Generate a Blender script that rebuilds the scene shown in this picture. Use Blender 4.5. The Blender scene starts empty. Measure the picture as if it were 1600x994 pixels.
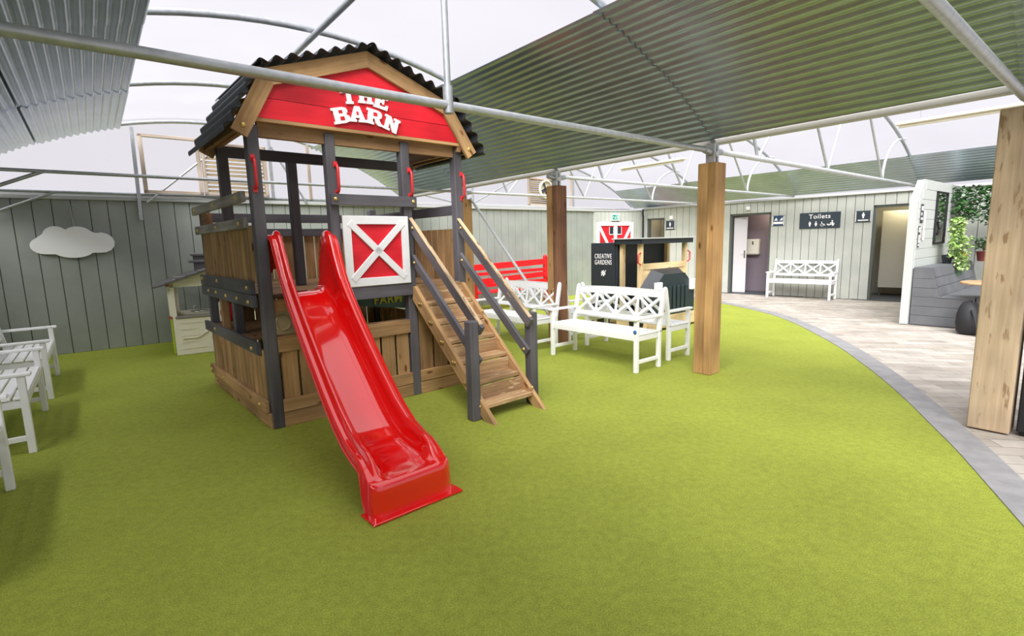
import bpy, bmesh, math, random
from mathutils import Vector, Matrix
random.seed(7)
SC = bpy.context.scene
COL = SC.collection
sin, cos, PI, R = math.sin, math.cos, math.pi, math.radians

# ---------------------------------------------------------------- camera, world, lights
PITCH, ROLL = R(8.4), R(1.5)
cam_d = bpy.data.cameras.new('camera'); cam = bpy.data.objects.new('camera', cam_d); COL.objects.link(cam)
fwd = Vector((0, cos(PITCH), -sin(PITCH))); r0 = Vector((1, 0, 0)); u0 = r0.cross(fwd)
rt = cos(ROLL)*r0 - sin(ROLL)*u0; up = sin(ROLL)*r0 + cos(ROLL)*u0
m = Matrix((rt, up, -fwd)).transposed().to_4x4(); m.translation = Vector((0, 0, 1.5)); cam.matrix_world = m
cam_d.sensor_width = 36; cam_d.lens = 18.0; cam_d.clip_start = 0.02; cam_d.clip_end = 500
SC.camera = cam

w = bpy.data.worlds.new('overcast'); SC.world = w; w.use_nodes = True
wn = w.node_tree.nodes; wl = w.node_tree.links
bg = wn['Background']
tc = wn.new('ShaderNodeTexCoord'); sx = wn.new('ShaderNodeSeparateXYZ'); rp = wn.new('ShaderNodeValToRGB')
wl.new(tc.outputs['Generated'], sx.inputs[0]); wl.new(sx.outputs['Z'], rp.inputs[0]); wl.new(rp.outputs[0], bg.inputs[0])
e = rp.color_ramp.elements
e[0].position = 0.0; e[0].color = (.56, .545, .59, 1)
e[1].position = 1.0; e[1].color = (1.0, 1.0, 1.04, 1)
for p, c in ((.62, (.56, .545, .59, 1)), (.8, (.85, .85, .88, 1))):
    k = e.new(p); k.color = c
bg.inputs[1].default_value = 1.0

def sun(name, power, rot, angle, col=(1, 1, 1)):
    l = bpy.data.lights.new(name, 'SUN'); l.energy = power; l.angle = R(angle); l.color = col
    o = bpy.data.objects.new(name, l); o.rotation_euler = rot; COL.objects.link(o); return o
sun('overcast_sun', 5.4, (R(42), R(-14), 0), 50, (1, .99, .98))
SC.view_settings.view_transform = 'Standard'
SC.view_settings.look = 'None'
SC.view_settings.exposure = 0.52
SC.view_settings.gamma = 1
SC.view_settings.use_curve_mapping = False

# ---------------------------------------------------------------- materials
def mat(name, col, rough=.6, metal=0, spec=.5, noise=None, bump=0, bscale=60, coat=0):
    """noise = (scale, second colour, lo, hi)"""
    M = bpy.data.materials.new(name); M.use_nodes = True
    nt = M.node_tree; N = nt.nodes; L = nt.links; b = N['Principled BSDF']
    b.inputs['Base Color'].default_value = (*col, 1); b.inputs['Roughness'].default_value = rough
    b.inputs['Metallic'].default_value = metal; b.inputs['Specular IOR Level'].default_value = spec
    b.inputs['Coat Weight'].default_value = coat
    if noise or bump:
        t = N.new('ShaderNodeTexCoord')
    if noise:
        n = N.new('ShaderNodeTexNoise'); n.inputs['Scale'].default_value = noise[0]; n.inputs['Detail'].default_value = 5
        L.new(t.outputs['Object'], n.inputs['Vector'])
        r = N.new('ShaderNodeValToRGB'); r.color_ramp.elements[0].position = noise[2]; r.color_ramp.elements[1].position = noise[3]
        r.color_ramp.elements[0].color = (*col, 1); r.color_ramp.elements[1].color = (*noise[1], 1)
        L.new(n.outputs[0], r.inputs[0]); L.new(r.outputs[0], b.inputs['Base Color'])
    if bump:
        n2 = N.new('ShaderNodeTexNoise'); n2.inputs['Scale'].default_value = bscale; n2.inputs['Detail'].default_value = 4
        L.new(t.outputs['Object'], n2.inputs['Vector'])
        bp = N.new('ShaderNodeBump'); bp.inputs['Strength'].default_value = bump; bp.inputs['Distance'].default_value = .01
        L.new(n2.outputs[0], bp.inputs['Height']); L.new(bp.outputs[0], b.inputs['Normal'])
    return M

def wood(name, c1, c2, rough=.75, knots=None, grain=1.0, worn=None):
    """grain follows each board: the 'gr' attribute is (along, across, across) plus a per-board offset"""
    M = bpy.data.materials.new(name); M.use_nodes = True
    nt = M.node_tree; N = nt.nodes; L = nt.links; b = N['Principled BSDF']
    b.inputs['Roughness'].default_value = rough; b.inputs['Specular IOR Level'].default_value = .3
    a = N.new('ShaderNodeAttribute'); a.attribute_name = 'gr'
    mp = N.new('ShaderNodeMapping'); mp.inputs['Scale'].default_value = (1.6, 38*grain, 38*grain)
    L.new(a.outputs['Vector'], mp.inputs[0])
    n = N.new('ShaderNodeTexNoise'); n.inputs['Scale'].default_value = 1; n.inputs['Detail'].default_value = 6; n.inputs['Roughness'].default_value = .6
    L.new(mp.outputs[0], n.inputs['Vector'])
    r = N.new('ShaderNodeValToRGB'); r.color_ramp.elements[0].position = .3; r.color_ramp.elements[1].position = .7
    r.color_ramp.elements[0].color = (*c1, 1); r.color_ramp.elements[1].color = (*c2, 1)
    L.new(n.outputs[0], r.inputs[0])
    # per-board tone
    mp2 = N.new('ShaderNodeMapping'); mp2.inputs['Scale'].default_value = (1.3, 2.2, 2.2); L.new(a.outputs['Vector'], mp2.inputs[0])
    n3 = N.new('ShaderNodeTexNoise'); n3.inputs['Scale'].default_value = 1.1; n3.inputs['Detail'].default_value = 2; L.new(mp2.outputs[0], n3.inputs['Vector'])
    mr = N.new('ShaderNodeMapRange'); mr.inputs[1].default_value = .3; mr.inputs[2].default_value = .7; mr.inputs[3].default_value = .60; mr.inputs[4].default_value = 1.32
    L.new(n3.outputs[0], mr.inputs[0])
    mu = N.new('ShaderNodeMix'); mu.data_type = 'RGBA'; mu.blend_type = 'MULTIPLY'; mu.inputs[0].default_value = 1
    L.new(r.outputs[0], mu.inputs[6]); L.new(mr.outputs[0], mu.inputs[7])
    out = mu.outputs[2]
    if knots:
        v = N.new('ShaderNodeTexVoronoi'); v.inputs['Scale'].default_value = 1
        mp3 = N.new('ShaderNodeMapping'); mp3.inputs['Scale'].default_value = (3.2, 9, 9); L.new(a.outputs['Vector'], mp3.inputs[0]); L.new(mp3.outputs[0], v.inputs['Vector'])
        r3 = N.new('ShaderNodeValToRGB'); r3.color_ramp.elements[0].position = .08; r3.color_ramp.elements[1].position = .17
        r3.color_ramp.elements[0].color = (*knots, 1); r3.color_ramp.elements[1].color = (1, 1, 1, 1)
        L.new(v.outputs['Distance'], r3.inputs[0])
        m3 = N.new('ShaderNodeMix'); m3.data_type = 'RGBA'; m3.blend_type = 'MULTIPLY'; m3.inputs[0].default_value = 1
        L.new(out, m3.inputs[6]); L.new(r3.outputs[0], m3.inputs[7]); out = m3.outputs[2]
    if worn:
        n4 = N.new('ShaderNodeTexNoise'); n4.inputs['Scale'].default_value = 1; n4.inputs['Detail'].default_value = 8
        mp4 = N.new('ShaderNodeMapping'); mp4.inputs['Scale'].default_value = (5, 26, 26); L.new(a.outputs['Vector'], mp4.inputs[0]); L.new(mp4.outputs[0], n4.inputs['Vector'])
        r4 = N.new('ShaderNodeValToRGB'); r4.color_ramp.elements[0].position = worn[1]; r4.color_ramp.elements[1].position = worn[1]+.06
        r4.color_ramp.elements[0].color = (0, 0, 0, 1); r4.color_ramp.elements[1].color = (1, 1, 1, 1)
        L.new(n4.outputs[0], r4.inputs[0])
        m4 = N.new('ShaderNodeMix'); m4.data_type = 'RGBA'; L.new(r4.outputs[0], m4.inputs[0])
        L.new(out, m4.inputs[6]); m4.inputs[7].default_value = (*worn[0], 1); out = m4.outputs[2]
    L.new(out, b.inputs['Base Color'])
    bp = N.new('ShaderNodeBump'); bp.inputs['Strength'].default_value = .35; bp.inputs['Distance'].default_value = .003
    L.new(n.outputs[0], bp.inputs['Height']); L.new(bp.outputs[0], b.inputs['Normal'])
    return M

M = {}
M['pine'] = wood('treated_pine', (.36, .20, .085), (.56, .35, .17), knots=(.35, .22, .15))
M['pine_dark'] = wood('brown_pine', (.24, .13, .06), (.40, .24, .12), knots=(.4, .3, .2))
M['pine_pale'] = wood('pale_pine', (.62, .45, .23), (.78, .60, .35), knots=(.6, .4, .25))
M['post'] = wood('post_timber', (.38, .20, .075), (.56, .34, .15), knots=(.3, .18, .1))
M['post_red'] = wood('post_timber_reddish', (.17, .075, .04), (.28, .135, .075), knots=(.5, .35, .3))
M['post_rough'] = wood('rough_sawn_post', (.40, .29, .18), (.56, .43, .29), worn=((.28, .18, .10), .60))
M['worn_tread'] = wood('worn_tread', (.36, .21, .10), (.58, .38, .21), worn=((.62, .45, .27), .57))
M['worn_rail'] = wood('bare_worn_rail_top', (.46, .31, .17), (.68, .51, .33), worn=((.20, .14, .10), .56))
M['grey'] = wood('grey_painted_timber', (.100, .094, .106), (.140, .132, .148), rough=.55, grain=.7)
M['grey_worn'] = wood('grey_painted_timber_worn', (.095, .088, .098), (.14, .13, .14), rough=.6, grain=.7, worn=((.55, .36, .18), .68))
M['grey_weather'] = wood('weathered_grey_timber', (.30, .27, .25), (.50, .46, .43), rough=.8)
M['red_board'] = wood('red_painted_board', (.62, .012, .022), (.74, .02, .035), rough=.5, grain=.4)
M['white'] = mat('white_gloss_paint', (.93, .93, .94), .4, noise=(6, (.88, .88, .90), .4, .7))
M['white_flat'] = mat('white_board', (.95, .95, .96), .6)
M['slide_red'] = mat('red_slide_plastic', (.85, .006, .006), .10, spec=.6, coat=1)
M['gate_red'] = mat('red_gloss_paint', (.78, .008, .014), .45, noise=(9, (.66, .006, .012), .4, .7))
M['handle_red'] = mat('red_handle_plastic', (.66, .03, .035), .3)
M['brass'] = mat('brass_bolt_cap', (.72, .52, .17), .35, metal=.6)
M['galv'] = mat('galvanised_pipe', (.47, .49, .51), .42, metal=.55, noise=(25, (.38, .40, .42), .35, .7))
M['galv_pale'] = mat('pale_galvanised_strut', (.62, .64, .65), .45, metal=.35, noise=(25, (.52, .54, .55), .35, .7))
M['dark_metal'] = mat('dark_bracket', (.05, .05, .055), .5, metal=.5)
M['sheet'] = mat('corrugated_steel', (.43, .50, .58), .30, metal=.7, noise=(3.0, (.36, .42, .49), .35, .75))
M['black_sheet'] = mat('black_bitumen_sheet', (.022, .026, .034), .55, noise=(14, (.035, .04, .05), .4, .7), bump=.2)
M['clad'] = mat('sage_grey_cladding', (.43, .45, .41), .65, noise=(2.5, (.50, .515, .47), .35, .7), bump=.15, bscale=40)
M['clad_left'] = mat('green_grey_cladding', (.27, .295, .272), .65, noise=(1.6, (.35, .375, .345), .3, .7), bump=.2, bscale=30)
M['seam'] = mat('dark_gap', (.09, .10, .09), .9)  # shade between boards put into a dark colour; also the dark door frames
M['trimw'] = mat('pale_trim', (.48, .49, .485), .5)
M['gutter'] = mat('dull_gutter', (.42, .40, .36), .5)
M['frame_wood'] = wood('bleached_window_wood', (.36, .28, .22), (.58, .48, .40))
M['louvre'] = wood('louvre_wood', (.20, .14, .07), (.36, .27, .14))
M['bark'] = mat('bark', (.2, .13, .08), .8)
M['charcoal'] = mat('charcoal_panel', (.022, .027, .033), .45)
M['charcoal2'] = mat('charcoal_door', (.02, .028, .036), .4)
M['train_green'] = mat('dark_green_black_paint', (.016, .03, .034), .4)
M['sign'] = mat('slate_blue_sign', (.035, .05, .065), .4)
M['sign_blue'] = mat('navy_sign', (.03, .06, .13), .4)
M['exit_green'] = mat('exit_green', (.0, .30, .20), .4)
M['letter'] = mat('white_letter', (.88, .86, .86), .5)
M['cream'] = mat('cream_plastic', (.88, .84, .72), .45)
M['cream_dk'] = mat('cream_plastic_relief', (.76, .71, .58), .45)
M['lime'] = mat('lime_plastic', (.45, .55, .03), .4)
M['roof_plastic'] = mat('grey_plastic_tiles', (.16, .15, .16), .5)
M['taupe'] = mat('taupe_plastic', (.26, .24, .22), .5)
M['yellow'] = mat('yellow_lettering', (.75, .68, .02), .5)
M['farm_green'] = mat('green_sign_board', (.10, .20, .12), .5)
M['toy_tan'] = mat('tan_toy_plastic', (.62, .52, .27), .45)
M['curb'] = mat('grey_kerb', (.25, .245, .25), .8, noise=(7, (.33, .32, .325), .35, .7), bump=.3, bscale=30)
M['grey_seat'] = mat('slate_grey_boards', (.115, .12, .13), .55, noise=(3, (.15, .155, .165), .4, .7))
M['part_white'] = mat('off_white_boards', (.52, .55, .52), .55)
M['purple'] = mat('mauve_wall', (.26, .21, .25), .7)
M['cubicle'] = mat('cubicle_panel', (.42, .40, .34), .5)
M['dark_floor'] = mat('dark_vinyl', (.06, .07, .08), .4)
M['door_white'] = mat('pale_door', (.60, .57, .60), .4)
M['black'] = mat('matte_black', (.008, .008, .01), .6, bump=.2, bscale=50)
M['mirror'] = mat('mirror_glass', (.55, .62, .58), .05, metal=1)
M['leaf'] = mat('bright_leaf', (.25, .42, .08), .5, noise=(14, (.50, .62, .32), .45, .6))
M['leaf_dk'] = mat('dark_leaf', (.035, .12, .035), .5, noise=(9, (.07, .19, .04), .4, .7))
M['terracotta'] = mat('dark_red_pot', (.16, .03, .025), .5)
M['pot_yellow'] = mat('ochre_pot', (.55, .32, .02), .45)
M['tube_lamp'] = mat('cream_batten', (.80, .74, .60), .45)
M['paper'] = mat('paper', (.82, .80, .82), .7)
M['chrome'] = mat('chrome', (.6, .6, .6), .2, metal=1)
M['table_wood'] = wood('table_wood', (.42, .25, .13), (.60, .40, .24))
M['blue_lbl'] = mat('blue_label', (.05, .16, .45), .5)

def film_mat():
    F = bpy.data.materials.new('polytunnel_film'); F.use_nodes = True
    N = F.node_tree.nodes; L = F.node_tree.links
    for n in list(N): N.remove(n)
    o = N.new('ShaderNodeOutputMaterial'); tr = N.new('ShaderNodeBsdfTransparent'); tl = N.new('ShaderNodeBsdfTranslucent')
    t = N.new('ShaderNodeTexCoord'); n = N.new('ShaderNodeTexNoise'); n.inputs['Scale'].default_value = .9; n.inputs['Detail'].default_value = 4
    r = N.new('ShaderNodeValToRGB'); r.color_ramp.elements[0].color = (.72, .71, .74, 1); r.color_ramp.elements[1].color = (.88, .87, .90, 1)
    r.color_ramp.elements[0].position = .35; r.color_ramp.elements[1].position = .6
    L.new(t.outputs['Object'], n.inputs['Vector']); L.new(n.outputs[0], r.inputs[0]); L.new(r.outputs[0], tl.inputs[0])
    mx = N.new('ShaderNodeMixShader'); mx.inputs[0].default_value = .10
    L.new(tr.outputs[0], mx.inputs[1]); L.new(tl.outputs[0], mx.inputs[2]); L.new(mx.outputs[0], o.inputs[0])
    return F
M['film'] = film_mat()

def grass_mat():
    G_ = bpy.data.materials.new('artificial_grass'); G_.use_nodes = True
    N = G_.node_tree.nodes; L = G_.node_tree.links; b = N['Principled BSDF']
    b.inputs['Roughness'].default_value = .8; b.inputs['Specular IOR Level'].default_value = .15
    t = N.new('ShaderNodeTexCoord')
    def noise(sc, det, rough=.6):
        n = N.new('ShaderNodeTexNoise'); n.inputs['Scale'].default_value = sc; n.inputs['Detail'].default_value = det; n.inputs['Roughness'].default_value = rough
        L.new(t.outputs['Object'], n.inputs['Vector']); return n
    a = noise(150, 3, .7); c = noise(1.3, 4); d = noise(22, 4)
    r = N.new('ShaderNodeValToRGB'); e = r.color_ramp.elements
    e[0].position = .30; e[0].color = (.195, .230, .026, 1); e[1].position = .72; e[1].color = (.47, .515, .12, 1)
    k = e.new(.5); k.color = (.315, .365, .048, 1)
    L.new(a.outputs[0], r.inputs[0])
    def mul(x, n, lo, hi):
        mr = N.new('ShaderNodeMapRange'); mr.inputs[1].default_value = .3; mr.inputs[2].default_value = .7; mr.inputs[3].default_value = lo; mr.inputs[4].default_value = hi
        L.new(n.outputs[0], mr.inputs[0])
        m_ = N.new('ShaderNodeMix'); m_.data_type = 'RGBA'; m_.blend_type = 'MULTIPLY'; m_.inputs[0].default_value = 1
        L.new(x, m_.inputs[6]); L.new(mr.outputs[0], m_.inputs[7]); return m_.outputs[2]
    x = mul(r.outputs[0], c, .90, 1.08); x = mul(x, d, .88, 1.12)
    L.new(x, b.inputs['Base Color'])
    bp = N.new('ShaderNodeBump'); bp.inputs['Strength'].default_value = .55; bp.inputs['Distance'].default_value = .012
    L.new(a.outputs[0], bp.inputs['Height']); L.new(bp.outputs[0], b.inputs['Normal'])
    return G_
M['grass'] = grass_mat()

def paving_mat():
    P_ = bpy.data.materials.new('block_paving'); P_.use_nodes = True
    N = P_.node_tree.nodes; L = P_.node_tree.links; b = N['Principled BSDF']; b.inputs['Roughness'].default_value = .75
    t = N.new('ShaderNodeTexCoord'); mp = N.new('ShaderNodeMapping'); mp.inputs['Rotation'].default_value = (0, 0, R(12))
    L.new(t.outputs['Object'], mp.inputs[0])
    br = N.new('ShaderNodeTexBrick'); br.offset = .5; br.inputs['Scale'].default_value = 1
    br.inputs['Brick Width'].default_value = .44; br.inputs['Row Height'].default_value = .15; br.inputs['Mortar Size'].default_value = .004
    br.inputs['Color1'].default_value = (.37, .325, .275, 1); br.inputs['Color2'].default_value = (.53, .485, .43, 1); br.inputs['Mortar'].default_value = (.25, .22, .19, 1)
    L.new(mp.outputs[0], br.inputs['Vector'])
    n = N.new('ShaderNodeTexNoise'); n.inputs['Scale'].default_value = 3.5; n.inputs['Detail'].default_value = 5; L.new(t.outputs['Object'], n.inputs['Vector'])
    mr = N.new('ShaderNodeMapRange'); mr.inputs[1].default_value = .3; mr.inputs[2].default_value = .7; mr.inputs[3].default_value = .78; mr.inputs[4].default_value = 1.1
    L.new(n.outputs[0], mr.inputs[0])
    m_ = N.new('ShaderNodeMix'); m_.data_type = 'RGBA'; m_.blend_type = 'MULTIPLY'; m_.inputs[0].default_value = 1
    L.new(br.outputs[0], m_.inputs[6]); L.new(mr.outputs[0], m_.inputs[7]); L.new(m_.outputs[2], b.inputs['Base Color'])
    return P_
M['paving'] = paving_mat()

# ---------------------------------------------------------------- mesh builder
class MB:
    def __init__(s): s.v = []; s.f = []; s.g = []; s.sm = []
    def add(s, vs, fs, gr=None, smooth=False):
        o = len(s.v); s.v += [tuple(p) for p in vs]; s.f += [tuple(i+o for i in f) for f in fs]
        s.g += gr if gr else [tuple(p) for p in vs]; s.sm += [smooth]*len(fs); return s
    def obox(s, M4, dx, dy, dz, bev=0):
        """box centred at M4's origin; the grain runs along its longest side"""
        h = (dx/2, dy/2, dz/2); L = max(range(3), key=lambda i: h[i]); ro = [random.uniform(0, 40) for _ in range(3)]
        b = min(bev, min(h)*.45); bm = bmesh.new(); bmesh.ops.create_cube(bm, size=1, matrix=Matrix.Diagonal((dx, dy, dz, 1)))
        if b > 0: bmesh.ops.bevel(bm, geom=bm.edges[:], offset=b, segments=1, affect='EDGES')
        bm.verts.ensure_lookup_table()
        vs = []; gr = []
        for v in bm.verts:
            vs.append(M4 @ v.co); c = [v.co[L]] + [v.co[i] for i in range(3) if i != L]; gr.append(tuple(c[i]+ro[i] for i in range(3)))
        fs = [tuple(x.index for x in f.verts) for f in bm.faces]; bm.free()
        return s.add(vs, fs, gr)
    def box(s, x0, x1, y0, y1, z0, z1, bev=.003):
        return s.obox(Matrix.Translation(((x0+x1)/2, (y0+y1)/2, (z0+z1)/2)), abs(x1-x0), abs(y1-y0), abs(z1-z0), bev)
    def beam(s, p, q, wd, hd, upv=(0, 0, 1), bev=.003):
        """bar from p to q: wd across (perpendicular to upv), hd along upv"""
        p = Vector(p); q = Vector(q); d = q-p; Ln = d.length; x = d.normalized(); upv = Vector(upv)
        y = upv.cross(x)
        if y.length < 1e-4: y = Vector((0, 1, 0)).cross(x)
        y.normalize(); z = x.cross(y)
        M4 = Matrix((x, y, z)).transposed().to_4x4(); M4.translation = (p+q)/2
        return s.obox(M4, Ln, wd, hd, bev)
    def tube(s, pts, r, n=10, cap=True):
        pts = [Vector(p) for p in pts]; rr = r if isinstance(r, (list, tuple)) else [r]*len(pts)
        rings = []; prev = None
        for i, p in enumerate(pts):
            d = (pts[min(i+1, len(pts)-1)]-pts[max(i-1, 0)]).normalized()
            if prev is None:
                a = Vector((0, 0, 1)) if abs(d.z) < .9 else Vector((1, 0, 0)); x = a.cross(d).normalized()
            else: x = (prev-d*prev.dot(d)).normalized()
            prev = x; y = d.cross(x)
            rings.append([p+x*cos(2*PI*k/n)*rr[i]+y*sin(2*PI*k/n)*rr[i] for k in range(n)])
        vs = [v for rg in rings for v in rg]; fs = []
        for i in range(len(pts)-1):
            for k in range(n):
                fs.append((i*n+k, i*n+(k+1) % n, (i+1)*n+(k+1) % n, (i+1)*n+k))
        s.add(vs, fs, smooth=True)
        if cap:
            s.add(rings[0], [tuple(reversed(range(n)))]); s.add(rings[-1], [tuple(range(n))])
        return s
    def lathe(s, prof, c=(0, 0, 0), n=20, axis='z', M4=None):
        vs = []
        for r, z in prof:
            for k in range(n):
                p = Vector((r*cos(2*PI*k/n), r*sin(2*PI*k/n), z)); vs.append((M4 @ p if M4 else p)+Vector(c))
        fs = [(i*n+k, i*n+(k+1) % n, (i+1)*n+(k+1) % n, (i+1)*n+k) for i in range(len(prof)-1) for k in range(n)]
        s.add(vs, fs, smooth=True); s.add(vs[:n], [tuple(reversed(range(n)))]); s.add(vs[-n:], [tuple(range(n))]); return s
    def prism(s, poly, M4, t, ro=True):
        """polygon in the local xy plane pushed t along local z"""
        n = len(poly); o = [random.uniform(0, 30) for _ in range(3)] if ro else [0, 0, 0]
        loc = [Vector((x, y, z)) for z in (0, t) for x, y in poly]
        vs = [M4 @ p for p in loc]
        fs = [tuple(reversed(range(n))), tuple(range(n, 2*n))]+[(i, (i+1) % n, n+(i+1) % n, n+i) for i in range(n)]
        return s.add(vs, fs, [tuple(p[i]+o[i] for i in range(3)) for p in loc])
    def mesh(s, name):
        me = bpy.data.meshes.new(name); me.from_pydata(s.v, [], s.f); me.update()
        a = me.attributes.new('gr', 'FLOAT_VECTOR', 'POINT'); a.data.foreach_set('vector', [c for g in s.g for c in g])
        me.polygons.foreach_set('use_smooth', s.sm); me.update(); return me
    def build(s, name, mt, parent=None, loc=None, rot=None):
        o = bpy.data.objects.new(name, s.mesh(name)); o.data.materials.append(mt if not isinstance(mt, str) else M[mt])
        if parent: o.parent = parent
        if loc: o.location = loc
        if rot: o.rotation_euler = rot
        COL.objects.link(o); return o

def tag(o, label, cat=None, group=None, kind=None):
    if label: o['label'] = label
    if cat: o['category'] = cat
    if group: o['group'] = group
    if kind: o['kind'] = kind
    return o
def empty(name, loc=(0, 0, 0), rz=0, parent=None):
    o = bpy.data.objects.new(name, None); o.empty_display_size = .1; o.location = loc; o.rotation_euler = (0, 0, rz)
    if parent: o.parent = parent
    COL.objects.link(o); return o
def thing(name, label, cat, loc=(0, 0, 0), rz=0, group=None):
    return tag(empty(name, loc, rz), label, cat, group)
def struct(o, label=None): o['kind'] = 'structure'; o['category'] = o.name.split('_')[0].split('.')[0]; o['label'] = label; return o
def copy_tree(o, parent=None):
    c = o.copy(); COL.objects.link(c); c.parent = parent
    for ch in list(o.children): copy_tree(ch, c)
    return c
def text_mesh(name, body, size, mt, parent, loc, rot, ext=.003, align='CENTER', sx=1, off=0):
    cu = bpy.data.curves.new('t', 'FONT'); cu.body = body; cu.size = size; cu.extrude = ext; cu.align_x = align; cu.align_y = 'CENTER'; cu.offset = off
    cu.space_line = .9; cu.space_character = 1.12
    t = bpy.data.objects.new('t', cu); COL.objects.link(t)
    dg = bpy.context.evaluated_depsgraph_get(); me = bpy.data.meshes.new_from_object(t.evaluated_get(dg))
    bpy.data.objects.remove(t); bpy.data.curves.remove(cu)
    o = bpy.data.objects.new(name, me); me.materials.clear(); me.materials.append(M[mt]); o.parent = parent
    o.location = loc; o.rotation_euler = rot; o.scale = (sx, 1, 1); COL.objects.link(o); return o

# ---------------------------------------------------------------- frames
TUN = Vector((2.16, 5.59, 0)); TA = R(39)          # tunnel frame: local x = -b, y = a
def G(a, b, z=0): return TUN + Vector((cos(TA)*-b - sin(TA)*a, sin(TA)*-b + cos(TA)*a, z))
def arcL(b): return 3.6-5.8+math.sqrt(max(0, 5.8**2-(b-3.3)**2))      # left span, b 0..6.6
def arcR(b): return 3.6-7.46+math.sqrt(max(0, 7.46**2-(b+3.9)**2))    # right span, b 0..-7.8
WA, WB = G(7.28, 8.6), G(6.95, -5.9)               # gable wall line
WC = Vector((4.035, 15.545, 0))                      # inner corner by the red door
T0 = Vector((5.725, 13.855, 0)); TW = R(-45)         # toilet wall frame: x along wall, y into it
def T(x, y, z=0): return T0 + Vector((cos(TW)*x - sin(TW)*y, sin(TW)*x + cos(TW)*y, z))
BO = Vector((-2.01, 4.11, 0)); BA = R(41.1)        # barn frame

# ---------------------------------------------------------------- ground
curb_in = [(3.2, 16), (4.1, 13.9), (4.74, 11.74), (4.93, 10.6), (4.96, 9.6), (4.85, 8.7), (4.64, 7.77), (4.36, 6.7), (4.04, 5.75), (3.78, 5.05), (3.5, 4.37), (3.28, 3.88), (3.08, 3.43), (2.85, 2.96), (2.57, 2.4), (2.2, 1.65), (1.7, .6), (.9, -1.2), (-.6, -4)]
def smooth_curve(p, k=6):
    out = []
    for i in range(len(p)-1):
        a = Vector(p[max(i-1, 0)]); b = Vector(p[i]); c = Vector(p[i+1]); d = Vector(p[min(i+2, len(p)-1)])
        for j in range(k):
            t = j/k; out.append(.5*((2*b)+(c-a)*t+(2*a-5*b+4*c-d)*t*t+(-a+3*b-3*c+d)*t**3))
    return out+[Vector(p[-1])]
ci = smooth_curve(curb_in)
co = []
for i, p in enumerate(ci):
    d = (ci[min(i+1, len(ci)-1)]-ci[max(i-1, 0)]).normalized(); co.append(p+Vector((-d.y, d.x))*.21)
mb = MB(); mb.box(-14, 16, -6, 20, -.12, -.012, 0)
struct(mb.build('floor', 'paving'), 'pale block paving beyond the curved kerb')
mb = MB(); n = len(ci)
vs = [(-11, p.y, 0) for p in ci]+[(p.x, p.y, 0) for p in ci]
mb.add(vs, [(i, i+1, n+i+1, n+i) for i in range(n-1)])
struct(mb.build('floor', 'grass'), 'bright green artificial grass carpet')
mb = MB()
for i in range(n-1):
    q = [ci[i], co[i], co[i+1], ci[i+1]]
    mb.add([(p.x, p.y, z) for z in (-.02, .006) for p in q], [(4, 5, 6, 7), (0, 4, 7, 3), (1, 2, 6, 5)])
struct(mb.build('trim_1', 'curb'), 'grey kerb band curving between grass and paving')

# ---------------------------------------------------------------- clad walls
def clad_wall(name, p, q, z1, bw, mt, openings=(), label=None, t=.06, z0=0):
    """vertical boards from p to q (room on the right-hand side of p->q is -y local); openings (x0,x1,ztop)"""
    p = Vector(p); q = Vector(q); L = (q-p).length; ang = math.atan2((q-p).y, (q-p).x)
    mb = MB(); bk = MB(); x = 0
    cuts = sorted({0, L} | {c for o in openings for c in o[:2]})
    for i in range(len(cuts)-1):
        a, b = cuts[i], cuts[i+1]; mid = (a+b)/2; zt = z0
        for o in openings:
            if o[0] <= mid <= o[1]: zt = o[2]
        if zt >= z1: continue
        n_ = max(1, round((b-a)/bw)); w_ = (b-a)/n_
        for k in range(n_):
            g = .0045 if n_ > 1 else 0
            mb.box(a+k*w_+g, a+(k+1)*w_-g, 0, .02, zt, z1, .006)
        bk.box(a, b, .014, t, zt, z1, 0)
    o = mb.build(name, mt, loc=p, rot=(0, 0, ang)); struct(o, label); bk.build('backing', 'seam', o)  # dark sheet added behind the boards, its colour stands in for gap shade
    return o
gable = clad_wall('wall_back', WA, WB, 2.30, .215, 'clad_left', label='green-grey boarded gable wall behind the play barn')
vec = (WB-WA).normalized(); gang = math.atan2(vec.y, vec.x)
# short section with the red barn doors
corner = clad_wall('wall_back', WB, WC, 2.31, .14, 'clad', openings=[(.12, 1.42, 2.0)], label='pale boarded wall around the red barn doors')
cang = math.atan2((WC-WB).y, (WC-WB).x)
toilet = clad_wall('wall_right', T(-2.39, 0), T(7.5, 0), 2.36, .185, 'clad',
                   openings=[(2.39-2.30, 2.39-1.74, 2.09), (2.39+.15, 2.39+1.17, 2.08), (2.39+3.30, 2.39+4.1, 2.1)], label='sage-grey boarded wall with the toilet doorways')
# gap shade comes from the dark sheet behind the boards; trims
def along(name, p, q, z0, z1, y0, y1, mt, label):
    p = Vector(p); q = Vector(q); mb = MB(); mb.box(0, (q-p).length, y0, y1, z0, z1, .004)
    return struct(mb.build(name, mt, loc=(p.x, p.y, 0), rot=(0, 0, math.atan2((q-p).y, (q-p).x))), label)
along('trim_2', WA, WB, 2.30, 2.36, -.05, .10, 'trimw', 'pale capping rail along the gable wall')
along('trim_3', WA, WB, 2.37, 2.42, .0, .06, 'trimw', 'thin upper rail above the gable wall')
along('trim_4', T(-2.39, 0), T(7.5, 0), 2.36, 2.41, -.06, .02, 'trimw', 'pale eaves rail above the toilet wall')
along('trim_5', WB, WC, 2.31, 2.35, -.02, .08, 'trimw', 'capping above the red doors')
# left boundary wall, off to the side of the frame
clad_wall('wall_left', G(-7, 6.9), G(7.26, 6.9), 2.30, .245, 'clad_left', label='green-grey boarded wall behind the left benches')

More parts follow.
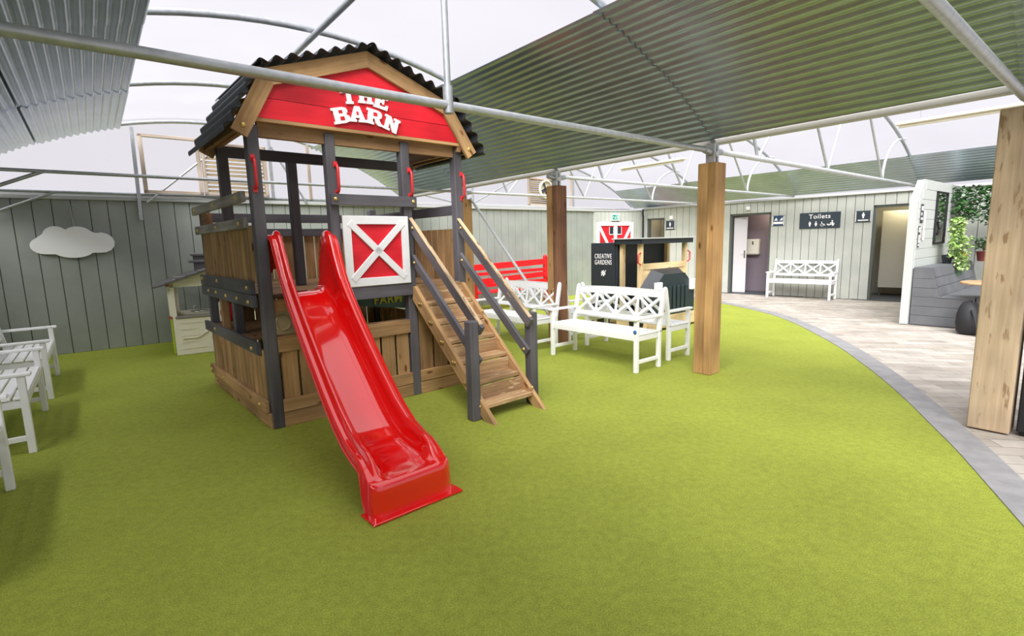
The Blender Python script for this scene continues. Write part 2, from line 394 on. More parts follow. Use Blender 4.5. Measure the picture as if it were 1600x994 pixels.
# ---------------------------------------------------------------- toilet rooms behind the doorways
def niche(x0, x1, depth, h, wallm, label, p=T, rz=TW, floor_m='dark_floor'):
    mb = MB(); t = .05
    mb.box(x0-t, x0, .062, depth, 0, h); mb.box(x1, x1+t, .062, depth, 0, h); mb.box(x0-t, x1+t, depth, depth+t, 0, h); mb.box(x0-t, x1+t, .062, depth+t, h, h+t)
    o = mb.build('wall_right', wallm, loc=(T0.x, T0.y, 0), rot=(0, 0, TW)); struct(o, label)
    mb = MB(); mb.box(x0, x1, .0, depth, -.01, .012); o = mb.build('floor', floor_m, loc=(T0.x, T0.y, 0), rot=(0, 0, TW)); struct(o, 'dark vinyl floor inside '+label)
niche(-.4, 2.0, .78, 2.3, 'purple', 'mauve toilet room behind the left doorway')
niche(3.0, 4.3, 1.6, 2.3, 'cubicle', 'cream toilet room behind the right doorway')
niche(-2.35, -1.6, .9, 2.3, 'cubicle', 'small lobby behind the far doorway')
def lamp(p, e, col, r=.05):
    l = bpy.data.lights.new('room_light', 'POINT'); l.energy = e; l.color = col; l.shadow_soft_size = r
    o = bpy.data.objects.new('room_light', l); o.location = p; COL.objects.link(o)
lamp(T(1.0, .4, 2.1), 6, (1, .82, .62)); lamp(T(3.7, .6, 2.15), 14, (1, .9, .62)); lamp(T(-1.9, .5, 2.1), 3, (1, .85, .65))
def frame(x0, x1, zt, nm, mt='clad', deep=.16):
    mb = MB(); w_ = .045
    mb.box(x0, x0+w_, .02, deep, 0, zt); mb.box(x1-w_, x1, .02, deep, 0, zt); mb.box(x0, x1, .02, deep, zt-w_, zt)
    return struct(mb.build(nm, mt, loc=(T0.x, T0.y, 0), rot=(0, 0, TW)), 'door frame of the toilet doorway')
frame(.15, 1.17, 2.08, 'door_1', 'seam'); frame(3.30, 4.1, 2.1, 'door_2', 'seam'); frame(-2.30, -1.74, 2.09, 'door_3', 'seam')
# open door leaf in the left doorway (hinged on its left jamb, swung into the room by ~70 degrees)
d = empty('door_4', T(.22, .12), TW+R(14)); d['kind'] = 'structure'; d['category'] = 'door'; d['label'] = 'pale door leaf standing ajar in the left toilet doorway'
mb = MB(); mb.box(0, .32, 0, .04, .02, 2.0); mb.build('leaf', 'door_white', d)
mb = MB(); mb.box(.26, .29, -.012, 0, .93, 1.13); mb.tube([(.275, -.01, 1.05), (.275, -.05, 1.05), (.20, -.05, 1.05)], .008); mb.build('handle', 'chrome', d)
# hand dryer / towel dispenser
t = thing('paper_towel_dispenser', 'cream wall dispenser inside the left toilet doorway', 'dispenser', T(.50, .775), TW)
mb = MB(); mb.box(-.19, .19, -.16, 0, 1.0, 1.42, .03); mb.build('body', 'cream', t)
mb = MB(); mb.box(.02, .05, -.166, -.158, 1.27, 1.36); mb.build('window', 'black', t)
# cubicle door and toilet glimpsed in the right doorway
t = thing('cubicle_partition', 'cream cubicle panel inside the right toilet doorway', 'partition', T(3.55, .9), TW)
mb = MB(); mb.box(-.22, .5, 0, .02, .22, 2.0); mb.build('panel', 'cubicle', t)
mb = MB(); mb.box(-.2, -.17, 0, .02, .012, .22); mb.box(.4, .43, 0, .02, .012, .22); mb.build('foot', 'chrome', t)

# ---------------------------------------------------------------- polytunnel: film, hoops, ties
def film(name, fn, b0, b1, a0, a1, label, n=28):
    mb = MB(); vs = []
    for i in range(n+1):
        b = b0+(b1-b0)*i/n
        for a in (a0, a1): vs.append(G(a, b, fn(b)+.075))
    mb.add(vs, [(2*i, 2*i+1, 2*i+3, 2*i+2) for i in range(n)], smooth=True)
    return struct(mb.build(name, 'film'), label)
film('ceiling', arcL, 0, 6.75, -9, 7.2, 'translucent white polytunnel film over the play barn')
film('ceiling', arcR, 0, -7.85, -9, 7.2, 'translucent white polytunnel film over the paving side')
def gable_film(fn, b0, b1, a, label, n=20):
    mb = MB(); vs = []
    for i in range(n+1):
        b = b0+(b1-b0)*i/n; vs += [G(a, b, 2.42), G(a, b, max(2.43, fn(b)+.07))]
    mb.add(vs, [(2*i, 2*i+1, 2*i+3, 2*i+2) for i in range(n)])
    return struct(mb.build('ceiling', 'film'), label)
gable_film(arcL, 0, 6.6, 7.21, 'translucent white gable sheet above the cloud wall')
gable_film(arcR, 0, -7.6, 7.21, 'translucent white gable sheet above the red doors')

names = {-2.36: 'nearest the camera', 0: 'at the timber post beside the benches', 2.36: 'at the middle timber post', 4.7: 'at the far timber post', 7.12: 'against the gable'}
def arc_pts(fn, b0, b1, a, n=30, dz=0): return [G(a, b0+(b1-b0)*i/n, fn(b0+(b1-b0)*i/n)+dz) for i in range(n+1)]
for a in (-2.36, 0, 2.36, 4.7, 7.12):
    t = thing('roof_truss', 'galvanised roof hoop over the play barn, '+names[a], 'roof truss', G(a, 3.3), TA, 'galvanised hoops over the play barn')
    inv = Matrix.Translation(G(a, 3.3)) @ Matrix.Rotation(TA, 4, 'Z'); inv = inv.inverted()
    X = lambda ps: [inv @ p for p in ps]
    mb = MB(); mb.tube(X(arc_pts(arcL, 0, 6.6, a)), .030); mb.build('hoop', 'galv', t)
    if a != 2.36:
        mb = MB(); mb.tube(X([G(a, .08, 2.40), G(a, 6.6, 2.40)]), .029 if a <= 0 else .02); mb.build('tie_bar', 'galv', t)
    if a in (0,):
        mb = MB(); mb.tube(X([G(a, 3.27, 2.40), G(a, 3.27, 3.58)]), .022); mb.tube(X([G(a, 3.27, 2.35), G(a, 3.27, 2.52)]), .034); mb.build('king_post', 'galv', t)
    if a > 3:
        mb = MB(); mb.tube(X([G(a, 5.5, 2.40), G(a, 6.6, 1.9)]), .02); mb.build('brace', 'galv', t)
for a in (-2.36, 0, 2.36, 4.7, 7.12):
    t = thing('roof_truss', 'latticed roof hoop on the paving side, '+names[a], 'roof truss', G(a, -3.9), TA, 'latticed hoops over the paving side')
    inv = (Matrix.Translation(G(a, -3.9)) @ Matrix.Rotation(TA, 4, 'Z')).inverted()
    mb = MB(); mb.tube(X(arc_pts(arcR, 0, -7.8, a)), .027); mb.build('hoop', 'galv', t)
    mb = MB(); mb.tube(X([G(a, -.1, 2.40), G(a, -7.75, 2.40)]), .030 if a <= 0 else .024); mb.build('tie_bar', 'galv_pale', t)
    if a < 7:
        for nb, l1, l2 in ((-1.0, -.75, -1.9), (-3.1, -2.3, -3.75), (-5.5, -4.5, None)):
            mb = MB(); mb.tube(X([G(a, nb, 2.41), G(a, l1, arcR(l1))]), .018); mb.build('web_strut', 'galv', t)
            if l2: mb = MB(); mb.tube(X([G(a, nb, 2.41), G(a, l2, arcR(l2))]), .016); mb.build('web_strut', 'galv_pale', t)
            else:
                mb = MB(); mb.tube(X([G(a, nb-1.25*(1-cos(k*PI/2/8))*.9, 2.41+.78*sin(k*PI/2/8)) for k in range(9)]), .022); mb.build('web_strut', 'galv_pale', t)
# ridge purlin
mb = MB(); mb.tube([G(-6, 3.3, 3.52), G(7.1, 3.3, 3.52)], .028)
tag(mb.build('ridge_purlin', 'galv'), 'galvanised ridge pipe running along under the hoops above the barn roof', 'pipe')
mb = MB(); mb.tube([G(-6, -3.9, 3.52), G(7.1, -3.9, 3.52)], .024)
tag(mb.build('ridge_purlin', 'galv'), 'galvanised ridge pipe over the paving side', 'pipe')
# gutters
def gutter(b, label, a0=-6, a1=7.15):
    mb = MB(); mb.beam(G(a0, b-.03, 2.492), G(a1, b-.03, 2.492), .10, .05)
    return tag(mb.build('valley_gutter', 'gutter'), label, 'gutter')
gutter(-.04, 'pale valley gutter resting on the timber post heads'); gutter(6.68, 'pale valley gutter above the left benches'); gutter(-7.86, 'pale gutter above the toilet wall')

# corrugated sheets, one per bay and strip
def corr(fn, b0, b1, a0, a1, label, group, side, off=0.0, lam=.086, amp=.0135):
    """corrugations run along a; the sheet follows the hoop from b0 to b1"""
    n0 = 60; bs = [b0+(b1-b0)*i/n0 for i in range(n0+1)]; P = [Vector((b, fn(b))) for b in bs]
    S = [0]
    for i in range(n0): S.append(S[-1]+(P[i+1]-P[i]).length)
    waves = round(S[-1]/lam); N_ = waves*8; mid = G((a0+a1)/2, b0); vs = []
    for k in range(N_+1):
        s_ = S[-1]*k/N_; i = 0
        while i < n0-1 and S[i+1] < s_: i += 1
        f_ = (s_-S[i])/(S[i+1]-S[i]); p = P[i].lerp(P[i+1], f_); d_ = (P[i+1]-P[i]).normalized(); nn = Vector((-d_.y, d_.x))
        if nn.y < 0: nn = -nn
        p = p+nn*(amp*sin(2*PI*k/8)-.052-off)
        for a in (a0, a1): vs.append(G(a, p.x, p.y)-mid)
    mb = MB(); mb.add(vs, [(2*i, 2*i+1, 2*i+3, 2*i+2) for i in range(N_)], smooth=True)
    o = mb.build('corrugated_sheet', 'sheet', loc=mid); tag(o, label, 'roofing sheet', group)
    sd = o.modifiers.new('thick', 'SOLIDIFY'); sd.thickness = .0012; sd.use_rim = False
    return o
bays = [(-7.08, -4.68, 'overhead past the near post'), (-4.72, -2.32, 'in the bay beside the rough post'), (-2.36, .04, 'between the rough near post and the golden post'),
        (0, 2.40, 'between the golden and reddish posts'), (2.36, 4.74, 'in the bay just behind the barn roof'), (4.70, 7.0, 'in the last bay before the gable')]
for i, (a0, a1, nm) in enumerate(bays):
    corr(arcL, -.02, 1.02, a0, a1, 'lower steel sheet over the benches, '+nm, 'corrugated sheets above the gutter line', 1, off=(i % 2)*.009)
    corr(arcL, .96, 1.80, a0, a1, 'upper steel sheet over the benches, '+nm, 'corrugated sheets above the gutter line', 1, off=.016+(i % 2)*.009)
    if i < 7:
        corr(arcL, 6.6, 5.58, a0, a1, 'lower steel sheet above the left benches, '+nm, 'corrugated sheets over the left benches', -1, off=(i % 2)*.009)
        corr(arcL, 5.64, 4.66, a0, a1, 'upper steel sheet above the left benches, '+nm, 'corrugated sheets over the left benches', -1, off=.016+(i % 2)*.009)
    corr(arcR, -6.92, -7.84, a0, a1, 'steel sheet sloping to the toilet wall, '+nm, 'corrugated sheets above the toilet wall', -1, off=(i % 2)*.009)

# timber posts along the gutter
def timber_post(a, b, label, w_=.205, d_=.205, h=2.27, mats=('post', 'post'), rz=0, split=True, cap=True):
    t = thing('timber_post', label, 'post', G(a, b), TA+rz, 'timber posts under the valley gutter')
    ys = -d_/2+.09 if split else -d_/2
    mb = MB(); mb.box(-w_/2, w_/2, ys, d_/2, 0, h, .006); mb.build('timber', mats[0], t)
    if split: mb = MB(); mb.box(-w_/2, w_/2, -d_/2, ys-.002, 0, h, .006); mb.build('timber', mats[1], t)
    if cap:
        mb = MB(); mb.box(-.045, -.02, -.05, .05, h, 2.47); mb.box(.02, .045, -.05, .05, h, 2.47); mb.tube([(0, -.06, 2.36), (0, .06, 2.36)], .03); mb.build('head_bracket', 'galv_pale', t)
        mb = MB(); mb.tube([(-.16, 0, 2.40), (-.05, 0, 2.38)], .035); mb.tube([(.05, 0, 2.38), (.16, 0, 2.40)], .035); mb.build('coupling', 'galv', t)
    return t
timber_post(0, 0, 'golden timber post standing on the grass right of the white benches')
timber_post(2.36, 0, 'timber post with one reddish half, rising behind the white benches', mats=('post', 'post_red'))
timber_post(4.7, .0, 'timber post half hidden behind the barn staircase')
timber_post(-2.36, -.01, 'thick rough-sawn post with stains standing on the paving', w_=.22, d_=.24, h=2.34, mats=('post_rough', 'post_rough'), split=False, cap=False)
mb = MB(); mb.tube([G(4.6, -.08, 2.28), G(2.45, -.16, .12)], .024)
tag(mb.build('diagonal_brace', 'galv_pale'), 'long galvanised brace slanting down behind the barn staircase', 'brace')
# gable framing
def gpt(b, z, d=0): return G(7.10-d, b, z)
def gbar(b0, z0, b1, z1, nm, mt, label, w_=.05, cat='mullion', group='gable uprights'):
    mb = MB(); mb.beam(gpt(b0, z0), gpt(b1, z1), w_, .04, upv=(sin(TA), -cos(TA), 0)); return tag(mb.build(nm, mt), label, cat, group)
gbar(4.52, 2.0, 4.50, 3.42, 'gable_mullion', 'galv', 'galvanised upright beside the empty gable window, reaching down the boards')
gbar(2.52, 2.40, 2.52, 3.45, 'gable_mullion', 'galv', 'thin galvanised upright beside the louvred gable vent')
gbar(1.85, 2.40, 1.85, 3.4, 'gable_mullion', 'frame_wood', 'wooden upright seen through the barn posts')
gbar(-1.88, 1.85, -1.88, 3.2, 'gable_mullion', 'galv', 'upright between barn stairs and second timber post')
gbar(-5.25, 2.05, -5.25, 3.25, 'gable_mullion', 'galv', 'upright left of the exit sign')
gbar(-5.15, 2.42, -5.15, 3.3, 'gable_mullion', 'frame_wood', 'wooden upright left of the exit sign')
def gbrace(b0, z0, b1, z1, label):
    mb = MB(); mb.tube([gpt(b0, z0, .04), gpt(b1, z1, .04)], .018); tag(mb.build('gable_brace', 'galv'), label, 'brace', 'gable braces')
gbrace(4.42, 2.27, 3.45, 3.12, 'diagonal brace crossing the empty gable window'); gbrace(2.50, 3.3, 1.95, 2.32, 'diagonal brace seen between the barn posts')
gbrace(-.25, 2.62, -1.3, 2.44, 'short brace right of the barn post'); gbrace(-1.9, 2.45, -3.3, 3.1, 'diagonal brace left of the fan')
t = thing('gable_window', 'bleached wooden window frame with no glass, left in the gable', 'window frame', gpt(4.03, 2.42, .03), TA)
mb = MB()
for x0, x1, z0, z1 in ((-.41, .41, 0, .045), (-.41, .41, .86, .905), (-.41, -.355, 0, .9), (.355, .41, 0, .9)): mb.box(x0, x1, -.03, .03, z0, z1)
mb.build('frame', 'frame_wood', t)
def louvre(bc, hw, h, label, fan=False):
    t = thing('louvred_vent', label, 'vent', gpt(bc, 2.42, .03), TA, 'louvred vents in the gable')
    mb = MB()
    for x0, x1, z0, z1 in ((-hw, hw, 0, .045), (-hw, hw, h-.045, h), (-hw, -hw+.05, 0, h), (hw-.05, hw, 0, h)): mb.box(x0, x1, -.03, .03, z0, z1)
    mb.build('frame', 'frame_wood', t)
    k = 12
    for i in range(k):
        z = .07+(h-.13)*i/(k-1); mb = MB(); mb.beam((-hw+.05, -.0, z), (hw-.05, 0, z), .06, .012, upv=(0, -.7, 1)); mb.build('slat', 'louvre', t)
    return t
louvre(3.10, .50, .86, 'louvred wooden vent in the gable seen past the barn roof')
louvre(-4.02, .44, .70, 'louvred wooden vent in the gable behind the second timber post')
t = thing('ventilation_fan', 'round fan with pale green housing on the gable vent', 'fan', gpt(-4.12, 2.83, .10), TA)
mb = MB(); mb.lathe([(.21, -.03), (.24, 0), (.24, .05), (.20, .06), (.19, 0)], M4=Matrix.Rotation(PI/2, 4, 'X'), n=28); mb.build('housing', 'cream_dk', t)
for k in range(4):
    mb = MB(); a_ = k*PI/2+.4; mb.obox(Matrix.Rotation(PI/2, 4, 'X') @ Matrix.Rotation(a_, 4, 'Z') @ Matrix.Translation((.09, 0, .02)) @ Matrix.Rotation(.5, 4, 'X'), .17, .09, .006, .002); mb.build('blade', 'dark_metal', t)

# light battens
for a0, a1, lb in ((1.95, 3.30, 'farther cream light batten hung between the two timber posts'), (-2.5, -.92, 'nearer cream light batten, passing behind the rough post head')):
    t = thing('light_batten', lb, 'light', G((a0+a1)/2, -2.57, 2.78), TA, 'fluorescent battens over the paving'); L_ = (a1-a0)/2
    mb = MB(); mb.box(-.045, .045, -L_, L_, .0, .035, .006); mb.build('housing', 'tube_lamp', t)
    mb = MB(); mb.tube([(0, -L_+.03, -.02), (0, L_-.03, -.02)], .014); mb.build('tube', 'tube_lamp', t)
    for y in (-L_*.7, L_*.7): mb = MB(); mb.tube([(0, y, .035), (0, y, arcR(-2.57)-2.78)], .003, 5); mb.build('hanger', 'galv', t)

# ---------------------------------------------------------------- THE BARN
barn = thing('play_barn', 'wooden play barn with red gable, black corrugated roof, red slide and stairs', 'playhouse', BO, BA)
PB = lambda f, name, mt, par=None: f.build(name, mt, par or barn)
def bolt(par, x, y, z, axis='y', sgn=-1, r=.018):
    rot = Matrix.Rotation(PI/2*(-sgn if axis == 'y' else sgn), 4, 'X' if axis == 'y' else 'Y')
    M4 = Matrix.Translation((x, y, z)) @ rot
    mb = MB(); mb.lathe([(r, -.002), (r, .004), (r*.75, .010), (.003, .014)], M4=M4, n=10); return mb.build('bolt', 'brass', par)
W2 = .045; DK = 2.05
def post(x, y, h, nm='post', w_=.09, mt='grey', z0=0):
    mb = MB(); mb.box(x-w_/2, x+w_/2, y-w_/2, y+w_/2, z0, h, .006); return PB(mb, nm, mt)
p1 = post(.045, .045, 2.46); p2 = post(.66, .045, 2.46, w_=.085, z0=.0); p3 = post(1.38, .045, 2.46); p4 = post(1.99, .045, 2.46)
post(.045, 1.0, 2.42, w_=.085); post(.66, 1.0, 2.42, w_=.085, z0=1.12); post(1.98, 1.0, 2.42, w_=.085)
post(.045, DK-.045, 1.97); post(1.99, DK-.045, 1.97)
# red grab handles on the front posts
for x in (.03, .69, 1.41, 2.02):
    mb = MB(); mb.tube([(x, 0, 2.20), (x, -.035, 2.195), (x, -.05, 2.17), (x, -.05, 2.0), (x, -.035, 1.975), (x, 0, 1.97)], .013, 10)
    for z in (2.205, 1.965): mb.box(x-.018, x+.018, -.008, .0, z-.025, z+.025, .004)
    PB(mb, 'grab_handle', 'handle_red')
# roof frame: gambrel fascia boards
prof = [(-.12, 2.40), (.13, 2.86), (1.02, 3.17), (1.87, 2.86), (2.17, 2.43)]
def inner(prof, w_):
    out = []
    for i, p in enumerate(prof):
        p = Vector(p)
        if i in (0, len(prof)-1):
            q = Vector(prof[1 if i == 0 else -2]); d_ = (q-p).normalized() if i == 0 else (p-q).normalized(); nrm = Vector((d_.y, -d_.x)); out.append(p+nrm*w_)
        else:
            d1 = (p-Vector(prof[i-1])).normalized(); d2 = (Vector(prof[i+1])-p).normalized(); n1 = Vector((d1.y, -d1.x)); n2 = Vector((d2.y, -d2.x))
            b_ = (n1+n2).normalized(); out.append(p+b_*(w_/b_.dot(n1)))
    return out
FX = Matrix(((1, 0, 0, 0), (0, 0, 1, 0), (0, 1, 0, 0), (0, 0, 0, 1)))   # local (x, z) polygon -> barn xz plane, thickness along +y
inn = inner(prof, .125)
for yy, nm in ((-.075, 'fascia'), (1.07, 'fascia')):
    for i in range(4):
        a_, b_ = Vector(prof[i]), Vector(prof[i+1]); c_, d_ = inn[i+1], inn[i]; dd = (b_-a_).normalized(); mid = (a_+b_)/2
        # grain along the board: build in a frame turned to the board
        ang = math.atan2(dd.y, dd.x); M4 = FX.copy(); M4 = Matrix.Translation((mid.x, yy, mid.y)) @ Matrix.Rotation(-ang, 4, 'Y') @ FX
        loc = [(((v-mid).x*cos(-ang)-(v-mid).y*sin(-ang)), ((v-mid).x*sin(-ang)+(v-mid).y*cos(-ang))) for v in (a_, b_, c_, d_)]
        mb = MB(); mb.prism(loc, M4, .035); f_ = PB(mb, nm, 'pine')
        if yy < 0 and i in (0, 3):
            q = Vector(a_ if i == 0 else b_).lerp(Vector(b_ if i == 0 else a_), .13); cc = (c_+d_)/2
            s_ = 1 if i == 0 else -1; off_ = Vector((dd.y, -dd.x))*.06
            bolt(f_, q.x+off_.x, yy, q.y+off_.y, r=.02)
# red gable boards (three horizontal boards clipped to the gable)
def clip_row(z0, z1):
    def xs(z):
        L_ = []; pts = [Vector(p) for p in inner(prof, .11)]
        for i in range(4):
            a_, b_ = pts[i], pts[i+1]
            if (a_.y-z)*(b_.y-z) <= 0 and a_.y != b_.y: L_.append(a_.x+(b_.x-a_.x)*(z-a_.y)/(b_.y-a_.y))
        return (min(L_), max(L_)) if L_ else None
    zt = min(z1, inner(prof, .11)[2].y-.001); lo, hi = xs(z0), xs(zt); ks = [p for p in inner(prof, .11) if z0 < p.y < zt]
    left = [lo[0]]; poly = [(lo[0], z0), (lo[1], z0)]
    poly += [(p.x, p.y) for p in ks if p.x > 1.0] + [(hi[1], zt), (hi[0], zt)] + [(p.x, p.y) for p in ks if p.x < 1.0]
    return poly
for z0, z1 in ((2.505, 2.655), (2.66, 2.81), (2.815, 3.05)):
    mb = MB(); mb.prism(clip_row(z0, z1), Matrix.Translation((0, -.045, 0)) @ FX, .022); PB(mb, 'gable_board', 'red_board')
mb = MB(); mb.box(.0, 2.03, -.045, .0, 2.475, 2.505); PB(mb, 'beam', 'pine')
mb = MB(); mb.box(.09, 1.95, .02, .065, 2.37, 2.50); PB(mb, 'beam', 'pine_dark')
mb = MB(); mb.box(.0, 2.03, .955, 1.0, 2.34, 2.44); PB(mb, 'beam', 'grey')
for x in (.02, 1.98): mb = MB(); mb.box(x-.022, x+.022, -.04, 1.10, 2.42, 2.51); PB(mb, 'side_plate', 'pine_dark')
for (x0, z0), (x1, z1) in (((-.06, 2.43), (-.06, 2.43)), ((2.11, 2.45), (2.11, 2.45))):
    mb = MB(); mb.box(x0-.02, x0+.02, -.07, 1.10, z0-.03, z0+.05); PB(mb, 'purlin', 'pine_dark')
# corrugated black roof with the ridges running front to back
def roof_strip(pA, pB, y0, y1, lam=.118, amp=.021, lift=.032):
    a_, b_ = Vector(pA), Vector(pB); L_ = (b_-a_).length; d_ = (b_-a_).normalized(); nn = Vector((-d_.y, d_.x)); nn = nn if nn.y > 0 else -nn
    wv = max(2, round(L_/lam)); K = wv*8; vs = []; ny = 7
    for k in range(K+1):
        p = a_+d_*(L_*k/K)+nn*(lift+amp*sin(2*PI*k/8))
        for j in range(ny): vs.append((p.x, y0+(y1-y0)*j/(ny-1), p.y))
    mb = MB(); mb.add(vs, [(k*ny+j, k*ny+j+1, (k+1)*ny+j+1, (k+1)*ny+j) for k in range(K) for j in range(ny-1)], smooth=True)
    o = PB(mb, 'roof_sheet', 'black_sheet'); s_ = o.modifiers.new('t', 'SOLIDIFY'); s_.thickness = .004; s_.use_rim = False; return o
ext = lambda p, q, e_: tuple(Vector(p)+(Vector(p)-Vector(q)).normalized()*e_)
roof_strip(ext(prof[0], prof[1], .06), ext(prof[1], prof[0], .03), -.16, 1.20)
roof_strip(ext(prof[1], prof[2], .04), ext(prof[2], prof[1], .02), -.16, 1.20)
roof_strip(ext(prof[2], prof[3], .02), ext(prof[3], prof[2], .04), -.16, 1.20)
roof_strip(ext(prof[3], prof[4], .03), ext(prof[4], prof[3], .06), -.16, 1.20)
# letters: chunky cut-out capitals with slab ends, each one a board letter
def letter(ch):
    """strokes as quads/polys in a 1x1 box"""
    S_ = {'T': [[(0, 1), (0, .66), (.12, .66), (.2, .8), (.36, .8), (.36, .17), (.26, .15), (.26, 0), (.74, 0), (.74, .15), (.64, .17), (.64, .8), (.8, .8), (.88, .66), (1, .66), (1, 1)]],
          'H': [[(0, 1), (0, .85), (.1, .82), (.1, .18), (0, .15), (0, 0), (.46, 0), (.46, .15), (.38, .18), (.38, .4), (.62, .4), (.62, .18), (.54, .15), (.54, 0), (1, 0), (1, .15), (.9, .18), (.9, .82), (1, .85), (1, 1), (.54, 1), (.54, .85), (.62, .82), (.62, .6), (.38, .6), (.38, .82), (.46, .85), (.46, 1)]],
          'E': [[(0, 1), (0, .85), (.1, .82), (.1, .18), (0, .15), (0, 0), (.95, 0), (1, .34), (.84, .34), (.76, .2), (.4, .2), (.4, .42), (.56, .42), (.58, .34), (.7, .34), (.7, .68), (.58, .68), (.56, .6), (.4, .6), (.4, .8), (.72, .8), (.8, .68), (.94, .68), (.92, 1)]],
          'B': [[(0, 1), (0, .85), (.1, .82), (.1, .18), (0, .15), (0, 0), (.68, 0), (.9, .06), (1, .25), (.95, .43), (.8, .53), (.9, .62), (.94, .77), (.86, .93), (.66, 1)]],
          'A': [[(0, 0), (0, .15), (.09, .17), (.36, 1), (.66, 1), (.92, .17), (1, .15), (1, 0), (.54, 0), (.54, .15), (.62, .17), (.6, .26), (.36, .26), (.34, .17), (.42, .15), (.42, 0)]],
          'R': [[(0, 1), (0, .85), (.1, .82), (.1, .18), (0, .15), (0, 0), (.48, 0), (.48, .15), (.4, .18), (.4, .4), (.5, .4), (.62, .1), (.76, 0), (1, 0), (1, .14), (.92, .18), (.78, .44), (.92, .56), (.95, .76), (.86, .93), (.66, 1)]],
          'N': [[(0, 1), (0, .85), (.1, .82), (.1, .18), (0, .15), (0, 0), (.44, 0), (.44, .15), (.34, .18), (.34, .56), (.66, 0), (.9, 0), (.9, .82), (1, .85), (1, 1), (.58, 1), (.58, .85), (.67, .82), (.67, .5), (.36, 1)]]}
    holes = {'B': [((.4, .62), (.62, .82)), ((.4, .18), (.66, .42))], 'A': [((.43, .44), (.56, .66))], 'R': [((.4, .58), (.64, .82))]}
    return S_[ch][0], holes.get(ch, [])
def put_letter(ch, cx, cz, w_, h_, rot):
    poly, holes = letter(ch); M4 = Matrix.Translation((cx, -.062, cz)) @ Matrix.Rotation(-rot, 4, 'Y') @ FX
    mb = MB(); mb.prism([((x-.5)*w_, (y-.5)*h_) for x, y in poly], M4, .014); o = PB(mb, 'letter', 'letter')
    for (x0, z0), (x1, z1) in holes:
        mb = MB(); mb.prism([((x0-.5)*w_, (z0-.5)*h_), ((x1-.5)*w_, (z0-.5)*h_), ((x1-.5)*w_, (z1-.5)*h_), ((x0-.5)*w_, (z1-.5)*h_)], M4 @ Matrix.Translation((0, 0, -.0015)), .002)
        mb.build('counter', 'red_board', o)
for ch, cx, cz, rz_ in (('T', .83, 2.775, R(8)), ('H', .985, 2.80, R(2)), ('E', 1.135, 2.775, R(-10))): put_letter(ch, cx, cz, .14, .13, rz_)
for ch, cx, cz, rz_ in (('B', .75, 2.605, R(14)), ('A', .90, 2.635, R(3)), ('R', 1.06, 2.63, R(-8)), ('N', 1.225, 2.59, R(-18))): put_letter(ch, cx, cz, .155, .13, rz_)

# deck
for k in range(14):
    mb = MB(); y = .10+k*.139; mb.box(.05, 1.98, y, y+.132, 1.085, 1.12); PB(mb, 'deck_board', 'pine_dark')
mb = MB(); mb.box(.66, 1.40, -.035, 0, 1.02, 1.13); f_ = PB(mb, 'deck_fascia', 'grey')
mb = MB(); mb.box(.09, .66, .02, .06, .98, 1.08); PB(mb, 'deck_joist', 'pine_dark')
mb = MB(); mb.box(1.42, 1.96, .0, .04, .97, 1.11); PB(mb, 'deck_joist', 'pine')
# boarded side panels
def panel(x0, y0, x1, y1, z0, z1, nm, mt, bw=.1, gap=.008, t_=.02, jit=0):
    p = Vector((x0, y0, 0)); q = Vector((x1, y1, 0)); L_ = (q-p).length; ang = math.atan2(y1-y0, x1-x0); n_ = max(1, round(L_/bw)); w_ = L_/n_
    mb = MB()
    for k in range(n_):
        c_ = p.lerp(q, (k+.5)/n_); M4 = Matrix.Translation((c_.x, c_.y, (z0+z1)/2+random.uniform(-jit, jit))) @ Matrix.Rotation(ang, 4, 'Z'); mb.obox(M4, w_-gap, t_, z1-z0, .003)
    return PB(mb, nm, mt)
def rail(x0, y0, x1, y1, z0, z1, nm, mt, t_=.035, bolts=(), ax='x', sg=-1):
    mb = MB(); mb.beam((x0, y0, (z0+z1)/2), (x1, y1, (z0+z1)/2), t_, z1-z0); o = PB(mb, nm, mt)
    for f_, z in bolts:
        x = x0+(x1-x0)*f_; y = y0+(y1-y0)*f_
        bolt(o, x+(sg*t_/2 if ax == 'x' else 0), y+(sg*t_/2 if ax == 'y' else 0), z, ax, sg)
    return o
# left side (x = 0)
panel(.012, .10, .012, 2.0, 1.22, 1.69, 'side_panel', 'pine', .125, .022, .03)
panel(.012, .10, .012, 2.0, .20, .66, 'side_panel', 'pine', .125, .022, .03)
for z0, z1 in ((1.22, 1.69), (.20, .66)): mb = MB(); mb.box(.031, .037, .10, 2.0, z0, z1, 0); PB(mb, 'gap_shade_lining', 'seam')  # added dark sheet, paints the shade seen between the side boards
XL = -.022
rail(XL, .16, XL, 2.2, 1.88, 1.965, 'side_rail', 'grey_weather', bolts=((.08, 1.92), (.93, 1.92), (.5, 1.92)))
rail(XL, .16, XL, 2.12, 1.67, 1.755, 'side_rail', 'grey_weather', bolts=((.08, 1.71), (.93, 1.71), (.5, 1.71)))
rail(XL, .14, XL, 2.12, 1.13, 1.24, 'side_rail', 'grey', bolts=((.06, 1.18), (.6, 1.2), (.95, 1.2)))
rail(XL, .12, XL, 2.12, 1.02, 1.125, 'side_rail', 'grey', bolts=((.07, 1.06), (.25, 1.07), (.45, 1.07), (.65, 1.08), (.82, 1.08)))
rail(XL, .14, XL, 2.16, .62, .725, 'side_rail', 'grey', bolts=((.08, .66), (.75, .68)))
rail(XL, .06, XL, 2.12, .135, .235, 'base_board', 'pine', bolts=((.08, .18), (.7, .18), (.97, .18)))
rail(.0, .02, .0, 2.08, .0, .13, 'base_board', 'pine')
post(.03, 1.45, 1.1, 'stud', .07, 'pine_dark')
# stub of the timber behind the top-left rails
mb = MB(); mb.box(.0, .06, 1.72, 2.0, 1.755, 1.88); PB(mb, 'rail_block', 'pine_dark')
